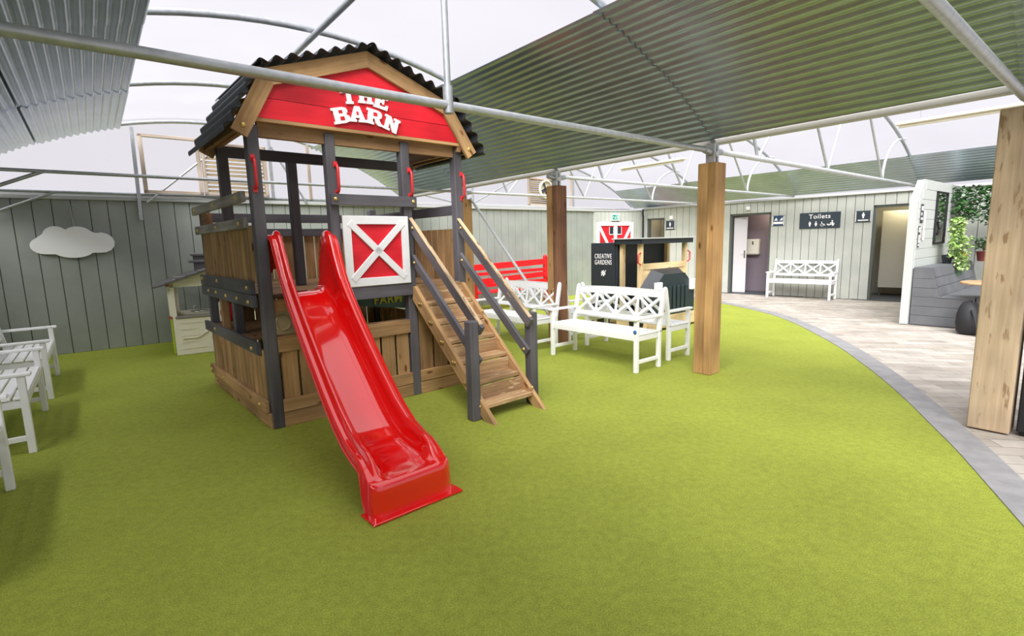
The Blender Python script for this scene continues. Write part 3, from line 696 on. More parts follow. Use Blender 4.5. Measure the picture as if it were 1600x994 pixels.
# rear side (y = 2.05)
panel(.08, DK, 1.98, DK, .2, 1.72, 'rear_panel', 'pine', .125, .012)
rail(.0, DK-.03, 2.03, DK-.03, 1.80, 1.90, 'rear_rail', 'grey')
rail(.0, DK-.03, 2.03, DK-.03, 1.64, 1.73, 'rear_rail', 'grey')
rail(.0, DK-.03, 2.03, DK-.03, 1.02, 1.12, 'rear_rail', 'pine_dark')
# right side (x = 2)
panel(2.01, .10, 2.01, 2.0, 1.10, 1.66, 'side_panel', 'pine', .12, .012)
panel(2.01, .10, 2.01, 2.0, .20, .70, 'side_panel', 'pine', .12, .012)
rail(1.985, .09, 1.985, 2.0, 1.80, 1.90, 'side_rail', 'grey')
rail(2.03, .05, 2.03, 2.0, .0, .2, 'base_board', 'pine')
# front: lower boards
panel(.10, .03, 1.33, .03, .22, .66, 'front_panel', 'pine', .155, .02)
panel(1.43, .03, 1.95, .03, .22, .95, 'front_panel', 'pine_dark', .17, .02)
for x0, x1 in ((.09, 1.335), (1.425, 1.945)):
    mb = MB(); mb.box(x0, x1, -.005, .028, .13, .24); PB(mb, 'base_board', 'pine'); mb = MB(); mb.box(x0, x1, .0, .04, .0, .125); PB(mb, 'base_board', 'pine')
mb = MB(); mb.box(.09, 1.335, -.005, .03, .645, .76); PB(mb, 'counter_rail', 'pine')
mb = MB(); mb.box(.09, 1.335, .0, .12, .76, .775); PB(mb, 'counter_rail', 'pine')
# front: shutter with a white cross
sh = empty('shutter', (0, 0, 0), 0, barn)
mb = MB(); mb.box(.71, 1.335, -.030, -.012, 1.15, 1.76); mb.build('board', 'red_board', sh)
mb = MB(); X0, X1, Z0, Z1, fw = .70, 1.345, 1.14, 1.77, .075
mb.box(X0, X1, -.048, -.03, Z1-fw, Z1); mb.box(X0, X1, -.048, -.03, Z0, Z0+fw); mb.box(X0, X0+fw, -.0482, -.03, Z0, Z1); mb.box(X1-fw, X1, -.0482, -.03, Z0, Z1); mb.build('frame', 'white', sh)
mb = MB()
mb.beam((X0+fw*.8, -.043, Z0+fw*.8), (X1-fw*.8, -.043, Z1-fw*.8), .02, .062, upv=(0, 0, 1)); mb.beam((X0+fw*.8, -.0425, Z1-fw*.8), (X1-fw*.8, -.0425, Z0+fw*.8), .021, .062, upv=(0, 0, 1)); mb.build('cross', 'white', sh)
o = rail(.62, -.018, 1.46, -.018, 1.86, 1.955, 'front_rail', 'grey', ax='y', bolts=((.045, 1.91), (.955, 1.91)))
# things under the deck
t = thing('farm_sign', 'green FARM sign board with yellow letters hanging under the barn deck', 'sign', tuple(BO+Matrix.Rotation(BA, 3, 'Z') @ Vector((1.55, 1.06, 0))), BA)
mb = MB(); mb.prism([(-.45, 1.02), (-.45, .86), (-.05, .80), (.40, .74), (.40, 1.02)], FX, .015); mb.build('board', 'farm_green', t)
text_mesh('lettering', 'FARM', .135, 'yellow', t, (.11, -.006, .875), (PI/2, 0, 0), .004, sx=1.0, off=.004)
t = thing('toy_kitchen', 'tan plastic play kitchen under the barn deck behind the slide', 'toy kitchen', tuple(BO+Matrix.Rotation(BA, 3, 'Z') @ Vector((.37, .30, 0))), BA)
mb = MB(); mb.box(-.28, .26, -.1, .14, 0, .70, .02); mb.build('base', 'toy_tan', t)
mb = MB(); mb.box(-.28, .26, .06, .14, .70, 1.03, .02); mb.build('back_panel', 'toy_tan', t)
mb = MB(); mb.box(-.28, .26, -.12, .14, .68, .73, .015); mb.build('worktop', 'cream_dk', t)
mb = MB(); mb.lathe([(.07, 0), (.075, .01), (.06, .02), (.055, .01)], c=(-.12, .05, .84), M4=Matrix.Rotation(PI/2, 4, 'X')); mb.build('dial', 'toy_tan', t)
mb = MB(); mb.lathe([(.05, 0), (.055, .01), (.04, .02)], c=(.1, .05, .82), M4=Matrix.Rotation(PI/2, 4, 'X')); mb.build('dial', 'toy_tan', t)
mb = MB(); mb.tube([(-.24, -.1, .74)]+[(-.24+.2*(1-cos(k*PI/10)), -.1, .74+.15*sin(k*PI/10)) for k in range(11)], .02); mb.build('arch', 'cream_dk', t)
t = thing('toy_till', 'cream and red plastic toy on the counter inside the barn side opening', 'toy', tuple(BO+Matrix.Rotation(BA, 3, 'Z') @ Vector((.15, 1.80, .70))), BA)
mb = MB(); mb.box(-.09, .09, -.10, .12, .0, .26, .03); mb.build('body', 'cream', t)
mb = MB(); mb.lathe([(.09, -.01), (.1, 0), (.1, .04), (.02, .05)], c=(-.02, -.10, .14), M4=Matrix.Rotation(PI/2, 4, 'X')); mb.build('front', 'handle_red', t)
mb = MB(); mb.box(.03, .42, .6, 2.0, .675, .70); PB(mb, 'inner_shelf', 'pine_dark')

# ---- slide
def lerp_tab(tab, v):
    for (a_, x), (b_, y) in zip(tab, tab[1:]):
        if a_ >= v >= b_:
            t_ = (a_-v)/(a_-b_) if a_ != b_ else 0; return x+(y-x)*t_
    return tab[0][1] if v > tab[0][0] else tab[-1][1]
zf = [(.16, 1.135), (-.02, 1.135), (-.10, 1.10), (-.18, 1.045), (-.30, .945), (-1.15, .345), (-1.28, .272), (-1.42, .225), (-1.60, .205), (-1.80, .20), (-1.88, .20), (-1.95, .195)]
rh = [(.15, 1.30), (.14, 1.46), (.115, 1.56), (.07, 1.62), (.02, 1.645), (-.04, 1.645), (-.09, 1.605), (-.14, 1.52), (-.21, 1.40), (-.30, 1.27), (-.42, 1.15), (-.62, .975), (-.85, .79), (-1.10, .60), (-1.30, .46), (-1.48, .37), (-1.62, .335), (-1.70, .325), (-1.75, .31), (-1.80, .275), (-1.835, .235), (-1.865, .203), (-1.95, .195)]
cs = [(.16, .36), (-.1, .358), (-2.0, .195)]
def smooth_tab(tab, v, h=.03): return sum(lerp_tab(tab, v+h*k/3)*(4-abs(k)) for k in range(-3, 4))/16
vs_ = [.148, .14, .13, .115, .10, .085, .075, .06, .045, .03, .01, -.01, -.03, -.05, -.07]+[-.09-.03*i for i in range(56)]+[-1.77, -1.79, -1.81, -1.825, -1.84, -1.855, -1.865]
sl = empty('slide', (0, 0, 0), 0, barn); mb = MB(); rows = []
def section(v, cap=None, vy=None):
    f_ = smooth_tab(zf, v); r_ = smooth_tab(rh, v, .02) if v < .03 else lerp_tab(rh, v); c_ = lerp_tab(cs, v); r_ = max(r_, f_+.001)
    dp = max(0, min(1, (r_-f_)/.1)); fl_ = .012*max(0, min(1, (r_-f_-.2)/.3))
    sk = r_-.10 if v > -1.74 else max(.004, (r_-.10)*(1-(-1.74-v)/.04))
    if v > -.12: sk = r_-.07
    st = dp*.03
    half = [(0, f_), (.08, f_), (.12, f_+.004*dp), (.150, f_+.022*dp), (.166, f_+.06*dp), (.172+fl_, f_+(r_-f_)*.6), (.176+fl_, r_-.016*dp), (.184+fl_, r_-.003*dp), (.196+fl_, r_), (.209+fl_, r_-.006*dp), (.217+fl_, r_-st), (.232+fl_, r_-st-.006*dp), (.250+fl_, r_-st-.004*dp), (.260+fl_, r_-st-.016*dp), (.264+fl_, min(sk, r_-st-.02*dp)), (.266+fl_, min(sk, r_-st-.02*dp)-.0)]
    if cap is not None: half = [(x*1.0, min(z, cap)) for x, z in half]
    y = v if vy is None else vy
    return [(c_-x, y, z) for x, z in reversed(half)]+[(c_+x, y, z) for x, z in half[1:]]
def rnd_front(row, t_, cap, y):
    """front of the foot: the row is pushed forward and lowered along a rounded edge"""
    c_ = lerp_tab(cs, -1.92); out = []
    for x, _, z in row:
        k_ = min(1, abs(x-c_)/.266); yy = y+.035*(max(0, k_-.72)/.28)**2
        out.append((c_+(x-c_)*(1+.0*t_), yy, min(z, cap)))
    return out
rows = [section(v) for v in vs_]
last = section(-1.865)
for y, cap in ((-1.903, .204), (-1.916, .198), (-1.926, .188), (-1.932, .176), (-1.936, .16), (-1.938, .12), (-1.940, .06), (-1.943, .015)): rows.append(rnd_front(last, 0, cap, y))
nr = len(rows[0])
mb.add([p for r_ in rows for p in r_], [(i*nr+j, i*nr+j+1, (i+1)*nr+j+1, (i+1)*nr+j) for i in range(len(rows)-1) for j in range(nr-1)], smooth=True)
ch = mb.build('chute', 'slide_red', sl)
mb = MB(); c_ = lerp_tab(cs, -1.94)
mb.box(c_-.285, c_+.30, -1.985, -1.90, .002, .016, .005); mb.box(c_-.285, c_-.24, -1.985, -1.82, .002, .012, .003); mb.box(c_+.24, c_+.30, -1.985, -1.80, .002, .012, .003); mb.build('foot_flange', 'slide_red', sl)

# ---- staircase
st = empty('staircase', (0, 0, 0), 0, barn)
YT, YB = -.02, -1.20; sl_ = (1.10-0)/(YT-YB)
def stringer(x):
    mb = MB(); d_ = Vector((0, YT-YB, 1.10)).normalized()
    # parallelogram with a level foot, in the yz plane
    poly = [(YB+.10, 0), (YB-.04, 0), (YT-.04, 1.10), (YT+.0, 1.10), (YT, .965)]
    M4 = Matrix(((0, 0, 1, x-.019), (1, 0, 0, 0), (0, 1, 0, 0), (0, 0, 0, 1)))
    L_ = [Vector((0, y, z)) for y, z in poly]; n_ = len(poly); vs = []; gr = []
    for dx in (-.019, .019):
        for p in L_:
            vs.append((x+dx, p.y, p.z)); gr.append((p.dot(d_), p.dot(Vector((0, -d_.z, d_.y)))+x*3, dx+x*7))
    mb.add(vs, [tuple(reversed(range(n_))), tuple(range(n_, 2*n_))]+[(i, (i+1) % n_, n_+(i+1) % n_, n_+i) for i in range(n_)], gr)
    o = mb.build('stringer', 'pine', st); return o
sL = stringer(1.385); sR = stringer(1.955)
NT = 6
for k in range(NT):
    z = 1.10*(k+.72)/(NT+.75); y = YB+(YT-YB)*(z/1.10)
    mb = MB(); mb.box(1.404, 1.936, y-.02, y+.15, z-.02, z+.02, .006); o = mb.build('tread', 'worn_tread', st)
    mb = MB(); mb.box(1.404, 1.936, y+.128, y+.148, z+.021, z+.14, .003); mb.build('riser', 'worn_tread', st)
    for dz in (0, .0):
        bolt(sL, 1.366, y+.03, z+.0, 'x', -1); bolt(sL, 1.366, y+.065, z+.002, 'x', -1)
    if k in (0, 4): bolt(sR, 1.936, y-.02, z+.06, 'x', -1, .016)
for x, sg in ((1.335, -1), (2.02, 1)):
    mb = MB(); mb.box(x-.045, x+.045, -1.05, -.96, 0, .86, .008); nw = mb.build('newel_post', 'grey', st)
for x in (1.40, 1.965):
    mb = MB(); mb.beam((x, -.0, 1.70), (x, -1.06, .765), .036, .10, bev=.006); h_ = mb.build('handrail', 'grey_worn', st)
    mb = MB(); mb.beam((x, -.0, 1.758), (x, -1.06, .823), .040, .014, bev=.004); mb.build('worn_edge', 'worn_rail', h_)
    mb = MB(); mb.beam((x, -.0, 1.38), (x, -1.02, .49), .034, .085, bev=.006); g_ = mb.build('mid_rail', 'grey', st)
    bolt(h_, x-.018, -.06, 1.66, 'x', -1, .015); bolt(g_, x-.017, -.06, 1.33, 'x', -1, .015); bolt(g_, x-.017, -.98, .52, 'x', -1, .015)

# ---------------------------------------------------------------- white garden benches
def make_bench(L_=1.40, arch=.015):
    t = thing('garden_bench', 'x', 'bench'); hx = L_/2; D = .21
    w_ = .048
    def leg(x, y):
        mb = MB(); mb.box(x-w_/2, x+w_/2, y-w_/2, y+w_/2, 0, .60 if y < 0 else .44, .005)
        if y > 0: mb.beam((x, y, .42), (x, y+.085, .89), w_, w_, upv=(0, 1, 0), bev=.005); mb.lathe([(.024, -.01), (.03, .0), (.022, .02), (.004, .03)], c=(x, y+.086, .895), n=10)
        mb.build('leg', 'white', t)
    for x in (-hx+w_/2, hx-w_/2):
        leg(x, -D); leg(x, D)
        mb = MB(); mb.box(x-.016, x+.016, -D, D, .10, .14, .003); mb.build('stretcher', 'white', t)
        mb = MB(); mb.box(x-.034, x+.034, -D-.06, D+.035, .60, .628, .009); mb.build('armrest', 'white', t)
        mb = MB(); mb.box(x-.014, x+.014, -D, D, .36, .42, .003); mb.build('side_rail', 'white', t)
    mb = MB(); mb.box(-hx+w_, hx-w_, -D-.014, -D+.014, .365, .425, .003); mb.build('front_rail', 'white', t)
    mb = MB()
    for k in range(5): y = -D-.01+k*.086; mb.box(-hx+.002, hx-.002, y, y+.072, .425, .445, .004)
    mb.build('seat', 'white', t)
    yb = lambda z: D+.005+(z-.42)*.085/.47
    bk = empty('backrest', (0, 0, 0), 0, t); mb = MB()
    n_ = 12; xs_ = [-hx+w_+(2*hx-2*w_)*i/n_ for i in range(n_+1)]; vs = []
    for x in xs_:
        up_ = arch*cos(x/hx*PI/2)
        for z, dy in ((.815, -.016), (.815, .016), (.875+up_, .016), (.875+up_, -.016)): vs.append((x, yb(z)+dy, z))
    fs = [(i*4+j, i*4+(j+1) % 4, (i+1)*4+(j+1) % 4, (i+1)*4+j) for i in range(n_) for j in range(4)]; mb.add(vs, fs); mb.build('top_rail', 'white', bk)
    mb = MB(); mb.beam((-hx+w_, yb(.545), .545), (hx-w_, yb(.545), .545), .028, .055); mb.build('lower_rail', 'white', bk)
    mb = MB(); iw = (2*hx-2*w_)/4
    for k in range(4):
        xa = -hx+w_+k*iw; xb = xa+iw
        if k: mb.beam((xa, yb(.56), .56), (xa, yb(.82), .82), .03, .022, upv=(0, 1, 0))
        mb.beam((xa+.012, yb(.575), .575), (xb-.012, yb(.81), .81), .02, .034, upv=(0, 0, 1)); mb.beam((xb-.012, yb(.575)+.003, .575), (xa+.012, yb(.81)+.003, .81), .02, .034, upv=(0, 0, 1))
    mb.build('lattice', 'white', bk)
    return t
bench0 = make_bench(); used = False
def bench(p, rz, label, group):
    global used
    o = copy_tree(bench0) if used else bench0; used = True
    o.location = p; o.rotation_euler = (0, 0, rz); tag(o, label, 'bench', group); return o
# local -y of a bench is its front.  tunnel dir b = (-cos39, -sin39); a = (-sin39, cos39)
FB = TA-PI/2       # front faces +b (towards the grass middle)
RB = TA+PI/2       # front faces -b
g1, g2 = 'white benches back to back on the grass', 'white benches along the left wall'
bA = bench(G(1.20, .36), FB, 'white cross-back bench with small blue label, nearest the golden post', g1)
bench(G(1.30, -.41), RB, 'white bench turned away, back to the labelled bench beside the golden post', g1)
bench(G(2.92, .37), FB, 'white bench just right of the staircase, partly behind its rails', g1)
bench(G(3.02, -.42), RB, 'white bench turned away behind the reddish half post', g1)
bench(G(.83, 5.98), RB, 'white bench at the picture edge, nearest in the row by the left wall', g2)
bench(G(2.94, 5.92), RB, 'white bench in the middle of the row by the left wall', g2)
bench(G(4.80, 5.90), RB, 'white bench at the gable end of the row by the left wall', g2)
e1 = bench(Vector((6.91, 12.19, 0)), R(-47), 'white cross-back bench on the paving under the Toilets sign', None)
mb = MB(); mb.lathe([(.002, 0), (.024, .0), (.024, .003), (.002, .003)], M4=Matrix.Rotation(PI/2, 4, 'X')); lb = mb.build('label_sticker', 'blue_lbl', bA, loc=(.676, -.234, .47)); lb['label'] = 'small blue label'

# ---------------------------------------------------------------- cloud sign on the gable wall
def on_gable(x_along, d_=0, z=0):
    nrm = Vector((sin(gang), -cos(gang), 0)); return WA+vec*x_along+nrm*d_+Vector((0, 0, z))
def solve_gable(b):       # distance along the wall for a tunnel b coordinate
    return (8.6-b)/(8.6+5.9)*(WB-WA).length
cl = thing('cloud_sign', 'white cloud-shaped board hung on the green-grey wall', 'sign', on_gable(solve_gable(5.37), .035, 1.66), gang)
pts = []
for cx, cz, rx, rz_, a0, a1 in ((-.335, -.03, .165, .125, 265, 125), (-.20, .10, .15, .15, 165, 50), (.05, .12, .17, .125, 140, 25), (.315, .0, .165, .155, 110, -100), (-.02, -.10, .24, .12, -25, -150)):
    for k in range(9): q = R(a0+(a1-a0)*k/8); pts.append((cx+rx*cos(q), cz+rz_*sin(q)))
mb = MB(); mb.prism(pts, FX, .018); mb.build('board', 'white_flat', cl, loc=(0, -.02, 0))
mb = MB(); mb.tube([(.02, .0, .22), (.01, .0, .56), (-.01, -.03, .62)], .006, 6); mb.build('hanging_cord', 'trimw', cl)

# ---------------------------------------------------------------- plastic playhouse by the gable wall
ph = thing('plastic_playhouse', 'cream plastic playhouse with grey tiled roof against the back wall', 'playhouse', (-4.90, 7.24, 0), R(32)); ph.scale = (1.08, 1.08, 1.10)
W_, D_ = 1.26, 1.0
mb = MB(); mb.box(.05, W_, .0, .03, .0, .50, .01); mb.box(.05, .10, 0, .04, .5, .98); mb.box(.78, .86, 0, .04, .5, .98); mb.box(W_-.05, W_, 0, .04, .5, .98)
mb.prism([(.05, .90), (W_, .90), (W_, .96), (W_/2, 1.14), (.05, .94)], FX, .03)
for k in range(4): mb.box(.10, .46-k*.02, -.006, 0, .93+k*.035, .935+k*.035, 0)
mb.build('front_wall', 'cream', ph)
mb = MB(); mb.tube([(.14, -.003, .22), (.32, -.003, .22), (.5, -.003, .34), (.72, -.003, .22)], .014, 6)
for k in range(5): mb.box(.12, .40-(k % 2)*.1, -.006, 0, .08+k*.085, .088+k*.085, 0)
mb.tube([(.55+.08*cos(k*PI/6), -.003, .2+.07*sin(k*PI/6)) for k in range(13)], .006, 6); mb.build('relief', 'cream_dk', ph)
mb = MB(); mb.box(.02, .05, .03, D_, .02, .50, .008); mb.build('side_wall', 'lime', ph)
mb = MB(); mb.box(.02, .06, .02, .06, .5, .93); mb.build('corner_post', 'cream', ph); mb = MB(); mb.box(.02, .06, D_-.06, D_, .5, .93); mb.build('corner_post', 'cream', ph)
mb = MB(); mb.box(.01, .06, .02, D_, .49, .53, .008); mb.box(.01, .05, .02, D_, .91, .95); mb.build('side_sill', 'handle_red', ph)
mb = MB(); mb.box(.05, W_, D_-.03, D_, 0, .5); mb.box(W_-.03, W_, 0, D_, 0, .5); mb.box(.05, .12, D_-.03, D_, .5, .95); mb.box(W_-.05, W_, D_-.05, D_, .5, .95); mb.build('rear_wall', 'cream', ph)
mb = MB(); mb.box(.08, .82, -.015, .10, .485, .52, .008); mb.build('window_sill', 'taupe', ph)
mb = MB(); mb.lathe([(.02, 0), (.12, .01), (.13, .02), (.02, .025)], c=(.38, .2, .54)); mb.tube([(.3, .2, .55), (.3, .2, .62), (.33, .2, .63)], .012, 6); mb.build('sink', 'chrome', ph)
mb = MB(); mb.box(.88, .98, -.012, 0, .5, .9, .01); mb.box(.90, .94, -.03, -.012, .72, .82); mb.build('shutter', 'taupe', ph)
for sgn in (-1, 1):
    mb = MB()
    for k in range(6):
        f0, f1 = k/6, (k+1)/6+.03; xm = W_/2; hw = W_/2+.12
        x0 = xm+sgn*hw*(1-f0); x1 = xm+sgn*hw*(1-f1); z0 = .90+.25*f0; z1 = .90+.25*f1
        mb.beam((x0, -.08, z0+.012), (x1, -.08, z1+.0), .0, .03) if 0 else mb.obox(Matrix.Translation(((x0+x1)/2, D_/2, (z0+z1)/2+.01)) @ Matrix.Rotation(-math.atan2(z1-z0, x1-x0), 4, 'Y') @ Matrix.Rotation(R(4)*-sgn, 4, 'Y'), abs(x1-x0)*1.06, D_+.22, .028, .008)
    mb.build('roof', 'roof_plastic', ph)
mb = MB(); mb.box(.36, .56, .4, .6, 1.05, 1.30, .01); mb.box(.30, .60, .36, .64, 1.20, 1.235, .01); mb.box(.33, .60, .36, .64, 1.29, 1.33, .01); mb.build('chimney', 'roof_plastic', ph)

# ---------------------------------------------------------------- red slatted bench by the gable wall
rb = thing('red_bench', 'long red slatted bench against the back wall behind the stairs', 'bench', G(6.45, -2.40), TA+R(-3))
hx = 1.22
def rpart(nm, f): mb = MB(); f(mb); mb.build(nm, 'gate_red', rb)
for x in (-hx, hx-.0): rpart('end_post', lambda mb: (mb.box(x-.05, x+.05, .10, .18, 0, 1.12, .008), mb.lathe([(.05, 0), (.055, .02), (.02, .06)], c=(x, .14, 1.12), n=12)))
rpart('top_rail', lambda mb: mb.beam((-hx, .10, .94), (hx, .10, 1.01), .03, .14))
rpart('back_slat', lambda mb: mb.beam((-hx, .10, .79), (hx, .10, .82), .028, .075))
rpart('back_slat', lambda mb: mb.beam((-hx, .11, .60), (hx, .11, .70), .028, .125))
rpart('back_slat', lambda mb: mb.beam((-hx, .11, .52), (hx, .11, .54), .028, .08))
rpart('seat', lambda mb: [mb.box(-hx, hx, -.42+k*.1, -.335+k*.1, .40, .425) for k in range(5)])
for x in (-hx+.03, hx-.03): rpart('leg', lambda mb: mb.box(x-.04, x+.04, -.42, -.34, 0, .40))
for x in (-hx+.03, hx-.03): rpart('armrest', lambda mb: (mb.box(x-.04, x+.04, -.44, .12, .62, .65), mb.box(x-.03, x+.03, -.42, -.36, .4, .62)))

# ---------------------------------------------------------------- red barn doors and exit sign
dd = empty('door_5', (WB.x, WB.y, 0), cang); dd['kind'] = 'structure'; dd['category'] = 'door'; dd['label'] = 'pair of red barn doors with white diagonal boards'
def dbox(nm, mt, *bx): 
    mb = MB()
    for b_ in bx: mb.box(*b_)
    return mb.build(nm, mt, dd)
dbox('leaf', 'red_board', (.19, .765, .0, .04, .02, 1.95)); dbox('leaf', 'red_board', (.775, 1.35, .0, .04, .02, 1.95))
dbox('surround', 'white', (.12, .20, -.03, .05, 0, 2.0), (1.34, 1.42, -.03, .05, 0, 2.0), (.12, 1.42, -.0302, .05, 1.90, 2.0))
dbox('centre_board', 'white', (.72, .82, -.025, 0, .02, 1.92))
mb = MB(); mb.beam((.20, -.012, 1.88), (.73, -.012, .98), .022, .085); mb.beam((1.34, -.012, 1.88), (.81, -.012, .98), .022, .085); mb.beam((.20, -.012, .1), (.73, -.012, .98), .022, .085); mb.beam((1.34, -.012, .1), (.81, -.012, .98), .022, .085); mb.build('diagonal_board', 'white', dd)
dbox('glazing', 'charcoal2', (.56, .70, -.012, .0, 1.66, 1.86), (.84, .98, -.012, .0, 1.66, 1.86))
mb = MB()
for x in (.55, .83): mb.box(x, x+.16, -.018, -.008, 1.64, 1.66); mb.box(x, x+.012, -.018, -.008, 1.64, 1.87); mb.box(x+.148, x+.16, -.018, -.008, 1.64, 1.87)
mb.build('glazing_bead', 'white', dd)
ex = thing('exit_sign', 'green running-man exit sign above the red doors', 'sign', (WB+(WC-WB).normalized()*.74+Vector((0, 0, 2.04))), cang)
mb = MB(); mb.box(-.15, .15, -.07, -.03, 0, .19, .006); mb.build('box', 'white', ex)
mb = MB(); mb.box(-.12, .12, -.074, -.069, .03, .165, 0); mb.build('face', 'exit_green', ex)
mb = MB(); mb.box(.05, .10, -.077, -.073, .045, .15, 0); mb.beam((-.04, -.075, .05), (-.01, -.075, .095), .004, .014); mb.beam((.01, -.075, .05), (-.01, -.075, .095), .004, .014); mb.beam((-.01, -.075, .09), (0, -.075, .125), .004, .018); mb.lathe([(.002, 0), (.011, .001), (.011, .003)], c=(.006, -.074, .14), M4=Matrix.Rotation(PI/2, 4, 'X'), n=10); mb.beam((-.10, -.075, .10), (-.055, -.075, .10), .004, .014); mb.beam((-.10, -.075, .10), (-.085, -.075, .12), .004, .01); mb.build('pictogram', 'white', ex)

# ---------------------------------------------------------------- toilet wall signs
def wsign(name, x0, x1, z0, z1, label, mt='sign', group=None):
    t = thing(name, label, 'sign', T((x0+x1)/2, -.004, z0), TW, group); w_ = (x1-x0)/2
    mb = MB(); mb.box(-w_, w_, -.02, 0, 0, z1-z0, .003); mb.build('board', mt, t); return t
def person_icon(mb, x, z, s_, skirt=False, y=-.023):
    mb.lathe([(.002, 0), (s_*.11, .001), (s_*.11, .003)], c=(x, y+.002, z+s_*.88), M4=Matrix.Rotation(PI/2, 4, 'X'), n=10)
    if skirt: mb.prism([(-.12*s_, .72*s_), (.12*s_, .72*s_), (.26*s_, .30*s_), (.1*s_, .30*s_), (.1*s_, 0), (-.1*s_, 0), (-.1*s_, .30*s_), (-.26*s_, .30*s_)], Matrix.Translation((x, y, z)) @ FX, .003)
    else: mb.prism([(-.2*s_, .74*s_), (.2*s_, .74*s_), (.2*s_, .36*s_), (.12*s_, .36*s_), (.12*s_, 0), (-.12*s_, 0), (-.12*s_, .36*s_), (-.2*s_, .36*s_)], Matrix.Translation((x, y, z)) @ FX, .003)
s1 = wsign('toilets_sign', 1.83, 2.68, 1.64, 2.01, 'wide slate Toilets sign with four white pictograms above the bench')
text_mesh('lettering', 'Toilets', .145, 'letter', s1, (0, -.022, .275), (PI/2, 0, 0), .002, off=.002)
mb = MB(); person_icon(mb, -.20, .05, .12); person_icon(mb, -.07, .05, .12, True)
mb.tube([(.06+.035*cos(R(k*30+150)), -.022, .085+.035*sin(R(k*30+150))) for k in range(9)], .006, 6); mb.beam((.05, -.022, .155), (.055, -.022, .095), .004, .016); mb.beam((.055, -.022, .10), (.10, -.022, .095), .004, .014); mb.beam((.10, -.022, .10), (.12, -.022, .06), .004, .012)
mb.beam((.18, -.022, .07), (.26, -.022, .095), .004, .026); mb.lathe([(.002, 0), (.015, .001), (.015, .003)], c=(.17, -.021, .09), M4=Matrix.Rotation(PI/2, 4, 'X'), n=10); mb.beam((.28, -.022, .05), (.27, -.022, .14), .004, .03); mb.beam((.27, -.022, .14), (.22, -.022, .11), .004, .014); mb.lathe([(.002, 0), (.017, .001), (.017, .003)], c=(.265, -.021, .165), M4=Matrix.Rotation(PI/2, 4, 'X'), n=10); mb.beam((.29, -.022, .06), (.31, -.022, .11), .004, .016)
mb.build('pictogram', 'letter', s1)
s2 = wsign('facilities_sign', 1.21, 1.49, 1.735, 1.985, 'small navy sign with white symbols right of the left toilet doorway', 'sign_blue')
mb = MB(); mb.prism([(-.10, .13), (-.05, .20), (-.01, .13)], Matrix.Translation((0, -.023, 0)) @ FX, .003); mb.prism([(.02, .13), (.10, .21), (.10, .13)], Matrix.Translation((0, -.023, 0)) @ FX, .003); mb.box(-.11, .11, -.023, -.02, .045, .10, 0); mb.box(-.137, -.118, -.023, -.02, .01, .24, 0); mb.box(.118, .137, -.023, -.02, .01, .24, 0); mb.build('pictogram', 'letter', s2)
def small_sign(x0, label):
    s_ = wsign('toilet_sign', x0, x0+.30, 1.745, 1.995, label, group='small toilet door signs')
    mb = MB(); person_icon(mb, 0, .085, .13); mb.box(-.10, .10, -.023, -.02, .03, .055, 0); mb.box(-.148, -.135, -.023, -.02, .01, .24, 0); mb.box(.135, .148, -.023, -.02, .01, .24, 0); mb.build('pictogram', 'letter', s_); return s_
small_sign(2.97, 'small slate sign with white figure left of the right toilet doorway'); small_sign(-1.70, 'small slate sign with white figure beside the far doorway, above the toy train')
mb = MB(); mb.box(-.055, .055, -.035, 0, 0, .11, .008); tag(mb.build('call_box', 'white', loc=T(-1.52, 0, 2.03), rot=(0, 0, TW)), 'small pale box above the far toilet sign', 'box')
mb = MB(); mb.box(-.045, .045, -.08, 0, 0, .09, .012); tag(mb.build('security_sensor', 'white', loc=T(.62, 0, 2.16), rot=(0, 0, TW)), 'white sensor box above the left toilet doorway', 'sensor')

# ---------------------------------------------------------------- toy train
tr = thing('toy_train', 'dark green and pine play train with canopy behind the white benches', 'play train', G(1.92, -2.30), TA)
# local: x = -(b+2.30), y = a-1.92 ; nose faces -y
def tbuild(nm, mt, f): mb = MB(); f(mb); return mb.build(nm, mt, tr)
tbuild('chassis', 'pine_pale', lambda mb: (mb.box(-.72, .72, -.02, .03, .04, .24), mb.box(-.70, -.66, .03, 1.18, .04, .2), mb.box(.66, .70, .03, 1.18, .04, .2)))
oct_ = [(-.58, .24), (.58, .24), (.58, .66), (.28, .92), (-.28, .92), (-.58, .66)]
tbuild('nose', 'train_green', lambda mb: mb.prism(oct_, Matrix.Translation((0, .0, 0)) @ FX, .05))
oct2 = [(-.70, .24), (.70, .24), (.70, .70), (.38, 1.0), (-.38, 1.0), (-.70, .70)]
def hood(mb):
    vs = [(x, .03, z) for x, z in oct_]+[(x, .20, z) for x, z in oct2]; n_ = 6
    mb.add(vs, [(i, (i+1) % n_, n_+(i+1) % n_, n_+i) for i in range(n_)]+[tuple(range(6, 12))])
tbuild('hood', 'charcoal', hood)
for k in range(5): x = -.18+k*.12; tbuild('grille_bar', 'train_green', lambda mb: mb.box(x-.038, x+.038, -.035, 0, .30, .72, .006))
for x in (-.50, .50): tbuild('headlight', 'paper', lambda mb: mb.box(x-.085, x+.085, -.05, .01, .62, .80, .01))
tbuild('cab_panel', 'pine_pale', lambda mb: (mb.box(-.66, .66, .22, .25, .24, 1.04), mb.box(-.66, .66, .21, .22, 1.0, 1.10)))
for x, y in ((-.63, .24), (.63, .24), (-.63, .60), (.63, .60)): tbuild('cab_post', 'pine_pale', lambda mb: mb.box(x-.035, x+.035, y-.035, y+.035, .2, 1.43))
tbuild('seat', 'pine_pale', lambda mb: (mb.box(-.6, .6, .35, .58, .58, .61), mb.box(-.6, .6, .35, .37, .2, .58)))
